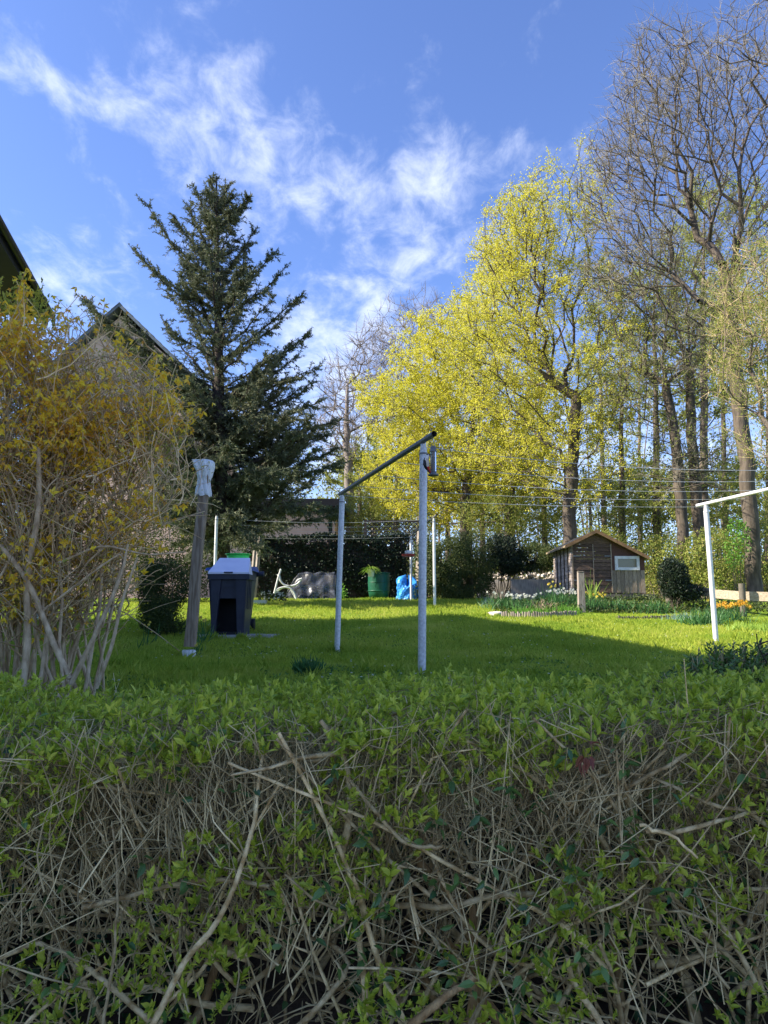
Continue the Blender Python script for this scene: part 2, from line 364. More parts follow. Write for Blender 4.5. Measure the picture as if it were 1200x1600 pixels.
# ================================================================== SETTING
def ground_sheet():
    xs = np.concatenate([np.linspace(-300, -14, 14)[:-1], np.linspace(-14, 14, 90), np.linspace(14, 300, 14)[1:]])
    ys = np.concatenate([np.linspace(-60, 0, 8)[:-1], np.linspace(0, 4, 26)[:-1], np.linspace(4, 30, 90), np.linspace(30, 400, 20)[1:]])
    X, Y = np.meshgrid(xs, ys); Z = g(X, Y)
    V = np.stack([X, Y, Z], -1); nx, ny = len(xs), len(ys); idx = np.arange(nx * ny).reshape(ny, nx)
    F = np.stack([idx[:-1, :-1], idx[:-1, 1:], idx[1:, 1:], idx[1:, :-1]], -1).reshape(-1, 4)
    m, nt, b = nodes('lawn_and_soil'); N = nt.nodes; L = nt.links
    tc = N.new('ShaderNodeTexCoord'); sep = N.new('ShaderNodeSeparateXYZ'); L.new(tc.outputs['Object'], sep.inputs[0])
    def noise(s, d=6):
        n = N.new('ShaderNodeTexNoise'); n.inputs['Scale'].default_value = s; n.inputs['Detail'].default_value = d
        L.new(tc.outputs['Object'], n.inputs['Vector']); return n.outputs['Fac']
    def mixc(f, a, bb):
        x = N.new('ShaderNodeMix'); x.data_type = 'RGBA'; L.new(f, x.inputs[0])
        for i, c in ((6, a), (7, bb)):
            if isinstance(c, tuple): x.inputs[i].default_value = (*c, 1)
            else: L.new(c, x.inputs[i])
        return x.outputs[2]
    def ramp(v, lo, hi):
        r = N.new('ShaderNodeMapRange'); r.inputs[1].default_value = lo; r.inputs[2].default_value = hi; L.new(v, r.inputs[0]); return r.outputs[0]
    gr = mixc(ramp(noise(1.3), .35, .65), (.15, .25, .018), (.22, .31, .026))
    gr = mixc(ramp(noise(22), .45, .8), gr, (.06, .11, .02))
    soil = mixc(ramp(noise(5), .35, .65), (.035, .026, .018), (.075, .055, .038))
    litter = mixc(ramp(noise(2.5), .35, .65), (.07, .075, .03), (.14, .11, .06))
    jig = N.new('ShaderNodeMath'); jig.operation = 'MULTIPLY_ADD'; L.new(noise(1.2), jig.inputs[0]); jig.inputs[1].default_value = 1.6; L.new(sep.outputs[1], jig.inputs[2])
    c = mixc(ramp(jig.outputs[0], 25.2, 26.2), gr, litter)
    c = mixc(ramp(sep.outputs[1], 3.55, 3.2), c, soil)
    L.new(c, b.inputs['Base Color']); b.inputs['Roughness'].default_value = .95; b.inputs['Specular IOR Level'].default_value = .1
    bp = N.new('ShaderNodeBump'); bp.inputs['Strength'].default_value = .5; bp.inputs['Distance'].default_value = .04; L.new(noise(40, 4), bp.inputs['Height']); L.new(bp.outputs[0], b.inputs['Normal'])
    a = Acc(); a.add(V.reshape(-1, 3), F); o = a.build('ground', m, smooth=True); kind(o, 'structure')
    a = Acc(); box(a, (-40, -8, -1.05), (40, 1.35, -.945)); o = a.build('pavement', M_slab); kind(o, 'structure')
ground_sheet()

def grass_field():
    a = Acc()
    n = 330000
    yy = 3.6 * (26.0 / 3.6) ** (rng.random(n) ** .82)
    xx = (rng.random(n) * 2 - 1) * (yy * .62 + .6)
    k = (rng.random(n) < 1.0)
    # no blades under the bed, bins and hedges
    k &= ~((xx > 2.9) & (yy > 16.4)); k &= ~((yy > 24.2)); k &= ~((xx > 7.4) & (yy > 14.5))
    k &= ~((np.abs(xx + 2.45) < .50) & (np.abs(yy - 12.05) < .65))
    xx, yy = xx[k], yy[k]; n = len(xx)
    z = g(xx, yy) - .004
    s = (yy / 6) ** .62
    pat = .5 + .5 * np.sin(xx * 2.3 + np.sin(yy * 1.7) * 2) * np.sin(yy * 1.9 + np.cos(xx * 1.3) * 2)
    h = rng.uniform(.028, .070, n) * (.75 + .25 * s) * (.75 + .5 * pat)
    tall = rng.random(n) < .012; h[tall] *= 1.9
    D = rng.normal(size=(n, 3)) * .38; D[:, 2] = 1
    C = np.stack([xx, yy, z], 1)
    leaves(a, C, D, h, rng.uniform(.0032, .0055, n) * s * 1.4, 0, .1, .22)
    o = a.build('grass', L_grass); kind(o, 'stuff')
    # broad-leaved weeds and longer tufts that break up the lawn
    a = Acc(); n = 26000; yy = 3.8 * (24 / 3.8) ** rng.random(n); xx = (rng.random(n) * 2 - 1) * (yy * .6 + .5)
    k = (np.sin(xx * 1.9 + 2) * np.sin(yy * 1.3 + xx) + .5 * np.sin(xx * 5 + yy * 3) > .45) & ~((xx > 2.9) & (yy > 16.2)) & ~((np.abs(xx + 2.45) < .5) & (np.abs(yy - 12.05) < .65)); xx, yy = xx[k], yy[k]; n = len(xx)
    D = rdir(n, .35, .4); leaves(a, np.stack([xx, yy, g(xx, yy) + rng.uniform(.01, .045, n)], 1), D, rng.uniform(.02, .05, n), rng.uniform(.012, .026, n), 0, .1, .1)
    kind(a.build('lawn_weeds', L_weed), 'stuff')
    a = Acc(); nc = 520; cy = 3.9 * (22 / 3.9) ** rng.random(nc); cx = (rng.random(nc) * 2 - 1) * (cy * .58 + .4); k = ~((cx > 2.8) & (cy > 16)) & ~((np.abs(cx + 2.45) < .5) & (np.abs(cy - 12.05) < .65)); cx, cy = cx[k], cy[k]
    for (px_, Y_) in ((528, 9.7), (657, 6.6), (1112, 10.5), (295, 9.4), (335, 11.4), (380, 11.4), (676, 18.2)):
        cx = np.concatenate([cx, px_x(px_, Y_) + rng.normal(size=5) * .07]); cy = np.concatenate([cy, Y_ + rng.normal(size=5) * .07])
    C = np.repeat(np.stack([cx, cy], 1), 16, 0); C = C + rng.normal(size=C.shape) * .03; n = len(C); D = rng.normal(size=(n, 3)) * .4; D[:, 2] = 1
    leaves(a, np.stack([C[:, 0], C[:, 1], g(C[:, 0], C[:, 1])], 1), D, rng.uniform(.06, .14, n), rng.uniform(.005, .008, n) * (C[:, 1] / 6) ** .5, 0, .1, .3)
    kind(a.build('grass_tufts', L_grass), 'stuff')
    # daisies
    a = Acc(); n = 420
    yy = rng.uniform(5.5, 16, n); xx = (rng.random(n) * 2 - 1) * yy * .5
    cl = np.sin(xx * 1.4 + 1) * np.sin(yy * 1.1) > -.1; xx, yy = xx[cl], yy[cl]; n = len(xx)
    C = np.stack([xx, yy, g(xx, yy) + .055], 1)
    for q in range(5):
        an = q / 5 * 2 * np.pi + rng.random(n); D = np.stack([np.cos(an), np.sin(an), np.full(n, .3)], 1)
        leaves(a, C, D, .012, .010, 0, 0, 0)
    kind(a.build('daisies', P_white), 'stuff')
grass_field()

# ------------------------------------------------------------------ the house on the left (casts the big shade)
HD = np.array([-.217, .976, 0]); HN = np.array([.976, .217, 0])      # along the eave; out towards the garden
def hp(c, t, z): return HN * c + HD * t + np.array([0, 0, z])        # c: offset along HN, t along HD
def left_house():
    t = thing('house', 'pale turquoise house with black overhanging eaves at the left edge', 'house', hp(-8, 4, -.9))
    c0 = -3.78; T1 = 16.5; T0 = -.6; ze = 6.45 + EYE; cw = c0 - 1.05  # T0: unseen near end, kept short so sunlit pavement bounces fill onto the hedge
    cb = cw - 8.5; cr = (cw + cb) / 2; zr = ze + (c0 - cr) * math.tan(R(29))
    def slab(ca, cbb, ta, tb, za, zb, mi=0, acc=None):
        hexa(acc, [hp(ca, ta, za), hp(cbb, ta, za), hp(cbb, tb, za), hp(ca, tb, za)], [hp(ca, ta, zb), hp(cbb, ta, zb), hp(cbb, tb, zb), hp(ca, tb, zb)], mi)
    a = Acc(); slab(cb, cw, T0 + .5, T1 - .5, -1, ze - .02, 0, a)
    a.build('wall', M_house, t)
    a = Acc()
    for tt in (T0 + .5, T1 - .5):
        s = .12 if tt > 0 else -.12
        A = [hp(cb, tt, ze - .02), hp(cw, tt, ze - .02), hp(cr, tt, zr - .35)]; B = [p - HD * s for p in A]
        a.add(np.array(A + B), [[0, 1, 2], [5, 4, 3]]); a.add(np.array(A + B), [[0, 3, 4, 1], [1, 4, 5, 2], [2, 5, 3, 0]])
    a.build('gable', M_house, t)
    # roof: two slabs
    rf = Acc()
    for s in (1, -1):
        ce = c0 if s > 0 else 2 * cr - c0
        A = [hp(ce, T0, ze), hp(cr, T0, zr), hp(cr, T1, zr), hp(ce, T1, ze)]
        B = [p + np.array([0, 0, .16]) for p in A]
        if s < 0: A = A[::-1]; B = B[::-1]
        hexa(rf, A, B)
    rf.build('roof', M_tile, t)
    a = Acc(); slab(cw, c0 - .03, T0, T1 - .03, ze - .10, ze - .06, 0, a); a.build('soffit', M_black, t)
    a = Acc(); slab(c0 - .028, c0, T0, T1 - .03, ze - .22, ze - .005, 0, a); a.build('fascia', M_black, t)
    a = Acc(); P = np.array([[hp(c0 + .07, T0, ze - .03), hp(c0 + .07, T1 + .05, ze - .03)]]); tubes(a, P, np.full((1, 2), .065), 10, 0, True); a.build('gutter', M_gutter, t)
    # barge board on the far gable
    a = Acc()
    hexa(a, [hp(c0, T1 - .02, ze - .25), hp(cr, T1 - .02, zr - .25), hp(cr, T1 + .02, zr - .25), hp(c0, T1 + .02, ze - .25)],
         [hp(c0, T1 - .02, ze + .17), hp(cr, T1 - .02, zr + .17), hp(cr, T1 + .02, zr + .17), hp(c0, T1 + .02, ze + .17)]); a.build('barge_board', M_black, t)
    # windows in the long wall
    for tt, zz in ((10.6, 1.2), (7.2, 1.2), (10.6, 3.9), (7.2, 3.9)):
        a = Acc()
        for (ta, tb, za, zb) in ((tt - .6, tt + .6, zz, zz + .08), (tt - .6, tt + .6, zz + 1.22, zz + 1.3), (tt - .6, tt - .52, zz + .08, zz + 1.22), (tt + .52, tt + .6, zz + .08, zz + 1.22), (tt - .04, tt + .04, zz + .08, zz + 1.22)):
            slab(cw + .002, cw + .05, ta, tb, za, zb, 0, a)
        f = a.build('window', M_pot, t)
        a = Acc(); slab(cw + .003, cw + .02, tt - .52, tt + .52, zz + .08, zz + 1.22, 0, a); p = a.build('pane', M_glass, t); 
        p.parent = f
left_house()

# ------------------------------------------------------------------ peach house behind the conifer
def back_house():
    Y = 33.0
    base = gp(px_x(290, Y), Y)
    t = thing('house', 'peach rendered house with slate roof behind the dark conifer', 'house', base)
    xl = px_x(40, Y); xr = px_x(300, Y); xe = px_x(531, Y)
    z0 = 0.9; ze = w(290, 600, Y)[2]; zr = w(172, 484, Y)[2]; xm = px_x(170, Y); zf = w(480, 792, Y)[2]
    a = Acc()
    V = np.array([[xl, Y, z0], [xr, Y, z0], [xr, Y, ze], [xm, Y, zr - .3], [xl, Y, ze]]); V2 = V + np.array([0, 9, 0])
    n = a.n; a.add(np.concatenate([V, V2]), [[0, 1, 2, 4], [9, 7, 6, 5], [0, 5, 6, 1], [1, 6, 7, 2], [4, 9, 5, 0]]); a.add(np.array([V[4], V[2], V[3]]), [[0, 1, 2]]); a.add(np.array([V2[4], V2[2], V2[3]]), [[0, 2, 1]])
    a.build('gable_wall', M_peach, t)
    # slate roof: rows of slates as thin stepped courses
    a = Acc()
    for s, xe2 in ((1, xr + .35), (-1, xl - .35)):
        ze2 = ze - .35 * (zr - ze) / abs(xr - xm)
        hexa(a, [[xe2, Y - .4, ze2], [xm, Y - .4, zr], [xm, Y + 9.4, zr], [xe2, Y + 9.4, ze2]][::s], [[xe2, Y - .4, ze2 + .15], [xm, Y - .4, zr + .15], [xm, Y + 9.4, zr + .15], [xe2, Y + 9.4, ze2 + .15]][::s])
        for k in range(12):
            f0 = k / 12; p0 = np.array([xe2 + (xm - xe2) * f0, 0, ze2 + (zr - ze2) * f0]); f1 = (k + 1.1) / 12; p1 = np.array([xe2 + (xm - xe2) * f1, 0, ze2 + (zr - ze2) * f1])
            hexa(a, [[p0[0], Y - .42, p0[2] + .152], [p1[0], Y - .42, p1[2] + .152], [p1[0], Y + 9.42, p1[2] + .152], [p0[0], Y + 9.42, p0[2] + .152]][::s],
                 [[p0[0], Y - .42, p0[2] + .20], [p1[0], Y - .42, p1[2] + .165], [p1[0], Y + 9.42, p1[2] + .165], [p0[0], Y + 9.42, p0[2] + .20]][::s])
    a.build('roof', M_slate, t)
    a = Acc(); box(a, (xr + .002, Y + .4, z0), (px_x(522, Y), Y + 7, zf)); a.build('wall', M_peach, t)
    a = Acc(); box(a, (xr + .004, Y - .3, zf + .003), (xe + .15, Y + 7.5, zf + .33)); a.build('flat_roof', M_black, t)
    a = Acc(); box(a, (px_x(513, Y), Y - .1, z0), (px_x(516, Y) + .08, Y + .08, zf)); a.build('porch_post', M_black, t)
    for (pa, pb, ya, yb) in ((345, 385, 660, 720), (180, 215, 640, 700), (360, 400, 796, 830)):
        A = w(pa, yb, Y); B = w(pb, ya, Y); yy = Y if pb < 300 else Y + .4
        a = Acc(); box(a, (A[0], yy - .05, A[2]), (B[0], yy - .003, B[2])); f = a.build('window', M_pot, t)
        a = Acc(); box(a, (A[0] + .1, yy - .07, A[2] + .1), (B[0] - .1, yy - .052, B[2] - .1)); p = a.build('pane', M_glass, t); p.parent = f
back_house()

# ================================================================== TREES
def grow(trunk, attract, alpha=.25, seg=.5, up_pen=.6, jit=.06, bow=.08, kmax=None):
    """attach every attractor by a bowed path to the cheapest node of the growing tree"""
    nodes_ = [np.array(p, float) for p in trunk]; n0 = len(nodes_)
    cap_ = n0 + len(attract) * 14
    P = np.zeros((cap_, 3)); P[:n0] = nodes_; par = np.full(cap_, -1); par[1:n0] = np.arange(n0 - 1)
    pl = np.zeros(cap_); pl[1:n0] = np.cumsum(np.linalg.norm(np.diff(P[:n0], axis=0), axis=1)) * .6
    n = n0; paths = [list(range(n0))]
    d0 = np.min(np.linalg.norm(attract[:, None] - P[None, n0 // 2:n0], axis=2), axis=1)
    order = np.argsort(d0 + rng.random(len(d0)) * .15 * d0.max())
    for i in order:
        a = attract[i]; dv = a - P[:n]; d = np.linalg.norm(dv, axis=1)
        cost = d + alpha * pl[:n] + up_pen * np.maximum(0, -dv[:, 2] + .15 * d)
        j = int(np.argmin(cost)); dist = d[j]; m = max(1, min(12, int(round(dist / seg))))
        t = np.arange(1, m + 1)[:, None] / m
        off = rng.normal(size=3) * bow * dist; off[2] -= abs(bow) * dist * .6
        pts = P[j] + (a - P[j]) * t + off * (4 * t * (1 - t)) * .6 + rng.normal(size=(m, 3)) * jit * dist / m * (t < 1)
        idx = list(range(n, n + m)); P[n:n + m] = pts; par[n] = j; par[n + 1:n + m] = np.arange(n, n + m - 1)
        stp = np.linalg.norm(np.diff(np.vstack([P[j:j + 1], pts]), axis=0), axis=1); pl[n:n + m] = pl[j] + np.cumsum(stp); n += m
        paths.append([j] + idx)
    cnt = np.zeros(n); has = np.zeros(n, bool); has[par[1:n][par[1:n] >= 0]] = True
    cnt[~has] = 1
    for i in range(n - 1, 0, -1):
        if par[i] >= 0: cnt[par[i]] += cnt[i]
    return P[:n], par[:n], cnt, paths, ~has, n0
def tree_mesh(P, cnt, paths, n0, r_base, rtip=.008, expo=None, S=5):
    expo = expo or .5
    cmax = cnt[0]; r = rtip + (r_base - rtip) * ((cnt - 1) / max(1, cmax - 1)) ** expo
    tr = Acc(); br = Acc()
    zt = np.linspace(0, 1, n0); rt = np.maximum(r[:n0], r_base * (1 - zt * .93)); rt[0] *= 1.35
    if n0 > 2: rt[1] *= 1.08
    tubes(tr, P[paths[0]][None], rt[None], 12)
    r = r.copy(); 
    byk = {}
    for p in paths[1:]: byk.setdefault(len(p), []).append(p)
    for k, ps in byk.items():
        ii = np.array(ps); PP = P[ii]; RR = r[ii].copy(); RR[:, 0] = np.minimum(RR[:, 0], RR[:, 1] * 1.25)
        big = RR[:, 0] > .05
        if big.any(): tubes(br, PP[big], RR[big], 7)
        if (~big).any(): tubes(br, PP[~big], RR[~big], 3 if S == 3 else 4)
    return tr, br, r
def inside(n, blobs, shell=0.0):
    """points in a union of ellipsoids [(cx,cy,cz,rx,ry,rz,weight)]"""
    out = []; wts = np.array([b[6] if len(b) > 6 else b[3] * b[4] * b[5] for b in blobs], float); wts /= wts.sum()
    for b, k in zip(blobs, rng.multinomial(n, wts)):
        d = unit(rng.normal(size=(k, 3))); rr = rng.random(k) ** (1 / 3.0)
        if shell: rr = np.maximum(rr, shell * rng.random(k) ** .3)
        out.append(np.array(b[:3]) + d * rr[:, None] * np.array(b[3:6]))
    return np.concatenate(out)
def pblob(px, py, rpx, rpy, Y, ry=None, wt=None, dY=0):
    c = w(px, py, Y + dY); s = (Y + dY) / FPX / ray(px, py)[1]
    b = [c[0], c[1], c[2], rpx * s, ry if ry else rpx * s * .8, rpy * s * 1.02]
    if wt: b.append(wt)
    return b
def make_tree(name, label, cat, trunk, blobs, natt, r_base, bark, twigmat, leafmatl=None, nleaf=0, leafsize=(.10, .16), twigs=4, twiglen=.5,
              twigr=.006, alpha=.25, seg=.6, group=None, clump=.25, rtip=.009, leafzone=None, S=4, shell=0, up_pen=.6, expo=.74, lw=.85, bow=.08, tup=.35):
    trunk = [np.array(p, float) for p in trunk]
    # subdivide the trunk line smoothly
    T = np.array(trunk); tt = np.linspace(0, len(T) - 1, max(8, len(T) * 5)); base_i = np.arange(len(T))
    TT = np.stack([np.interp(tt, base_i, T[:, k]) for k in range(3)], 1)
    TT[1:-1] = (TT[:-2] + TT[1:-1] * 2 + TT[2:]) / 4; TT[1:-1] += rng.normal(size=(len(TT) - 2, 3)) * r_base * .10
    A = inside(natt, blobs, shell)
    P, par, cnt, paths, tips, n0 = grow(TT, A, alpha, seg, up_pen, bow=bow)
    root = thing(name, label, cat, TT[0], group)
    tr, br, r = tree_mesh(P, cnt, paths, n0, r_base, rtip, expo, S)
    tr.build('trunk', bark, root, True)
    # twigs
    small = np.where((r < .035) & (np.arange(len(P)) >= n0))[0]
    st = P[np.repeat(small, twigs)]; pr = P[par[np.repeat(small, twigs)]]
    D = unit(st - pr) * .7 + rdir(len(st), tup) ; Ln = rng.uniform(.4, 1.1, len(st)) * twiglen
    tw = shoots(st, D, Ln, 3, .15, .05, .05)
    tubes(br, tw, np.stack([np.full(len(tw), twigr), np.full(len(tw), twigr * .75), np.full(len(tw), twigr * .35)], 1), 3, 1)
    kind(br.build('branches', [bark, twigmat], root, True), 'stuff')
    if leafmatl:
        E = tw.reshape(-1, 3)
        if leafzone is not None: E = E[leafzone(E)]
        sel = rng.integers(0, len(E), nleaf)
        C = E[sel] + rng.normal(size=(nleaf, 3)) * clump * .3
        a = Acc(); leaves(a, C, rdir(nleaf), rng.uniform(*leafsize, nleaf), rng.uniform(*leafsize, nleaf) * lw, 0, .2, .1)
        a.build('crown', leafmatl, root)
    return root
def stem(pts, Y0, dYs=None):
    """trunk line from picture points at a distance, base dropped to the ground"""
    out = []
    for i, (px, py) in enumerate(pts):
        Y = Y0 + (dYs[i] if dYs else 0); p = w(px, py, Y)
        if i == 0: p[2] = float(g(p[0], p[1])) - .1
        out.append(p)
    return out

def forest():
    Y = 27
    make_tree('maple_tree', 'tall yellow-flowering maple with forked trunk rising just behind the shed', 'tree',
        stem([(893, 900), (890, 800), (895, 720), (900, 620)], Y), [pblob(820, 420, 85, 130, Y, 3.0), pblob(880, 350, 80, 110, Y, 3), pblob(780, 540, 85, 120, Y, 3, 40), pblob(800, 380, 55, 70, Y, 2.6, 25),
        pblob(900, 560, 95, 160, Y, 3.2), pblob(880, 720, 110, 70, Y, 3.0), pblob(760, 700, 60, 60, Y, 2.5)], 1500, .25, M_bark, M_twig_tree, L_maple, 60000, (.045, .085),
        3, .5, .007, .40, .6, expo=.66, bow=.05, clump=.18)
    # second leader pair of that tree is a tree of its own look: brighter one on its left
    Y = 34
    make_tree('maple_tree', 'broad bright yellow maple leftmost of the yellow trees, behind the trellis', 'tree',
        stem([(728, 905), (726, 800), (735, 700), (745, 600)], Y), [pblob(700, 560, 95, 75, Y, 4), pblob(640, 650, 75, 80, Y, 3.5), pblob(730, 700, 130, 85, Y, 4), pblob(770, 480, 55, 60, Y, 3.5),
        pblob(620, 750, 60, 60, Y, 3.5), pblob(580, 620, 28, 25, Y, 2)], 1200, .24, M_bark, M_twig_tree, L_maple, 92000, (.055, .10), 3, .6, .009, .22, .7, tup=.15)
    Y = 38
    make_tree('maple_tree', 'yellow-green maple low between the trellis and the bare trunks', 'tree',
        stem([(800, 900), (798, 800), (806, 720)], Y), [pblob(800, 740, 80, 60, Y, 4), pblob(690, 790, 80, 36, Y, 4), pblob(830, 640, 60, 70, Y, 3)], 450, .22, M_bark, M_twig_tree, L_maple, 12000, (.09, .15), 3, .6, .009, .22, .7, tup=.15)
    # tall bare tree
    Y = 22
    make_tree('bare_tree', 'tallest leafless tree, its thick sunlit trunk at the right edge and crown fanning up left', 'tree',
        stem([(1180, 935), (1176, 850), (1163, 700), (1150, 600), (1134, 430)], Y),
        [pblob(1060, 200, 120, 120, Y, 3.4, 24), pblob(970, 270, 66, 80, Y, 2.8, 16), pblob(1130, 150, 100, 110, Y, 3.2, 20), pblob(985, 400, 80, 70, Y, 2.6, 11), pblob(1190, 330, 90, 150, Y, 3.0, 20), pblob(1020, 110, 60, 50, Y, 2.2, 9), pblob(1050, 740, 60, 28, Y, 1.4, 1.2), pblob(1100, 520, 80, 60, Y, 2.4, 4)],
        2600, .22, M_bark, M_twig_tree, None, 0, twigs=4, twiglen=.6, twigr=.005, alpha=.42, seg=.7, expo=.62, bow=.05)
    Y = 25
    make_tree('bare_tree', 'dark medium tree forking left of the washing line post, sparse pale leaves', 'tree',
        stem([(1066, 930), (1066, 820), (1060, 720), (1040, 600)], Y), [pblob(990, 440, 90, 80, Y, 3), pblob(975, 600, 60, 70, Y, 2.4), pblob(1050, 540, 60, 90, Y, 2.4), pblob(1080, 690, 60, 50, Y, 2.2)],
        800, .19, M_bark, M_twig_tree, L_pale, 6000, (.05, .09), twigs=5, twiglen=.6, twigr=.006, alpha=.3, seg=.7)
    Y = 27
    make_tree('bare_tree', 'dark medium tree right behind the washing line post, twin to its left neighbour', 'tree',
        stem([(1096, 930), (1090, 800), (1082, 700), (1078, 580)], Y), [pblob(1090, 400, 70, 110, Y, 3), pblob(1130, 560, 60, 90, Y, 2.4), pblob(1040, 520, 50, 90, Y, 2.4), pblob(1110, 720, 60, 50, Y, 2.2)],
        700, .20, M_bark, M_twig_tree, L_pale, 5000, (.05, .09), twigs=5, twiglen=.6, twigr=.006, alpha=.3, seg=.7)
    Y = 13.5
    make_tree('bare_tree', 'near leafless tree reaching in at the top right corner', 'tree',
        stem([(1380, 960), (1375, 700), (1360, 400), (1330, 200)], Y), [pblob(1180, 50, 75, 60, Y, 1.4), pblob(1250, 60, 100, 120, Y, 1.8), pblob(1330, 20, 120, 140, Y, 2), pblob(1200, 100, 50, 22, Y, 1.0)],
        330, .2, M_bark, M_twig_tree, None, 0, twigs=3, twiglen=.45, twigr=.004, alpha=.3, seg=.4, rtip=.006)
    Y = 16
    make_tree('willow_tree', 'upright shrubby tree with fine pale green buds at the right edge', 'tree',
        stem([(1260, 960), (1250, 850), (1235, 760)], Y), [pblob(1180, 470, 65, 90, Y, 1.6), pblob(1160, 560, 45, 80, Y, 1.4), pblob(1210, 660, 50, 70, Y, 1.4), pblob(1270, 500, 60, 120, Y, 1.6)],
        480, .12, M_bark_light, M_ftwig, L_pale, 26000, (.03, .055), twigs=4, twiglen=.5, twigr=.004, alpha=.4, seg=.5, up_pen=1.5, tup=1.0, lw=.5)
    # grey bare trees far off
    for (px, Y, blobs, lab) in (
        (655, 48, [(640, 510, 60, 50), (690, 520, 50, 50), (620, 560, 60, 50), (650, 600, 60, 50)], 'grey leafless tree topping out just left of the yellow maple'),
        (545, 42, [(540, 620, 50, 60), (580, 560, 40, 50), (530, 680, 45, 50), (600, 640, 30, 40)], 'pale grey leafless tree between conifer and yellow maple')):
        make_tree('bare_tree', lab, 'tree', stem([(px, 900), (px + 2, 780), (px - 4, 680), (px - 2, 600)], Y), [pblob(*b, Y, 4) for b in blobs], 520, .24, M_twig_pale, M_twig_pale, None, 0,
            twigs=4, twiglen=.9, twigr=.012, alpha=.22, seg=.9, rtip=.014)
    # slender woodland trees with pale leaves
    spec = [(792, 44, 620, 8, 'slender dark trunk left of the big maple, seen through its leaves'), (852, 40, 560, 9, 'slim trunk close to the left of the forked maple'),
            (945, 46, 430, 9, 'slim pale-leaved tree next to the right of the forked maple'), (972, 38, 470, 11, 'straight narrow trunk above the shed roof slope'),
            (1000, 52, 520, 8, 'thin far trunk above the right end of the shed'), (1028, 34, 420, 13, 'ivy-green tall trunk just right of the shed'),
            (1098, 30, 300, 16, 'dark double-looking trunk close left of the washing line post'), (1135, 42, 420, 10, 'far thin trunk behind the right washing line frame'),
            (700, 52, 640, 7, 'thin far trunk under the yellow maple, right of the middle pole'), (618, 50, 640, 8, 'thin far trunk left of the trellis top'),
            (562, 44, 690, 8, 'thin grey trunk beside the middle left pole'), (755, 46, 560, 9, 'thin trunk above the dark bushes'), (585, 55, 700, 7, 'faintest thin trunk right of the conifer'),
            (1200, 36, 300, 12, 'tall thin trunk at the right margin behind the thick one')]
    for i, (px, Y, top, wpx, lab) in enumerate(spec):
        lean = random.uniform(-12, 12)
        tr = stem([(px, 905), (px + lean * .2, 780), (px + lean * .6, (780 + top) / 2), (px + lean, top + 20)], Y)
        bl = [pblob(px + lean + random.uniform(-15, 15), top + 40, 40, 70, Y, 2.5), pblob(px + random.uniform(-25, 25), (top + 760) / 2, 45, (760 - top) / 3, Y, 2.5), pblob(px, 770, 65, 60, Y, 2.8)]
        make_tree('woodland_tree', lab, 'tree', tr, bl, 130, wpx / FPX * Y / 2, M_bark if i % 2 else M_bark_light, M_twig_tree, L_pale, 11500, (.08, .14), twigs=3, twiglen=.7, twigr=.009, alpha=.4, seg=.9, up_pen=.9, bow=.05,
                  group='slender trees in the wood')
forest()

# ---- woodland undergrowth
def bush(name, label, blobs, n, lm, size, cat='bush', stems=18, smat=None, ground=None, group=None, core=0, dirup=0.0, stem_r=.012, lw=.6):
    c = np.array(blobs[0][:3]); gz = float(g(c[0], c[1])); root = thing(name, label, cat, (c[0], c[1], gz), group)
    A = inside(stems, blobs)
    a = Acc(); st = np.stack([c[0] + rng.normal(size=stems) * blobs[0][3] * .25, c[1] + rng.normal(size=stems) * blobs[0][4] * .2, np.full(stems, gz - .05)], 1)
    t = np.linspace(0, 1, 6)[None, :, None]; P = st[:, None] + (A - st)[:, None] * t; P = wiggle(P, np.full(stems, .03)); P[:, :, 2] += (np.sin(t[..., 0] * np.pi) * .15)
    tubes(a, P, np.linspace(1, .25, 6)[None] * np.full((stems, 1), stem_r), 4)
    a.build('stems', smat or M_bark, root, True)
    C = inside(n, blobs, .75); C = C[C[:, 2] > g(C[:, 0], C[:, 1])]
    # clumpy density
    f = np.sin(C[:, 0] * 5.1 + C[:, 2] * 3) + np.sin(C[:, 1] * 4.3 + C[:, 2] * 5.7) + np.sin(C[:, 0] * 9 - C[:, 2] * 8) * .7
    C = C[f > rng.uniform(-1.9, .6, len(C))]; n = len(C)
    a = Acc(); leaves(a, C, rdir(n, dirup), rng.uniform(*size, n), rng.uniform(*size, n) * lw, 0, .2, .15)
    a.build('foliage', lm, root)
    return root
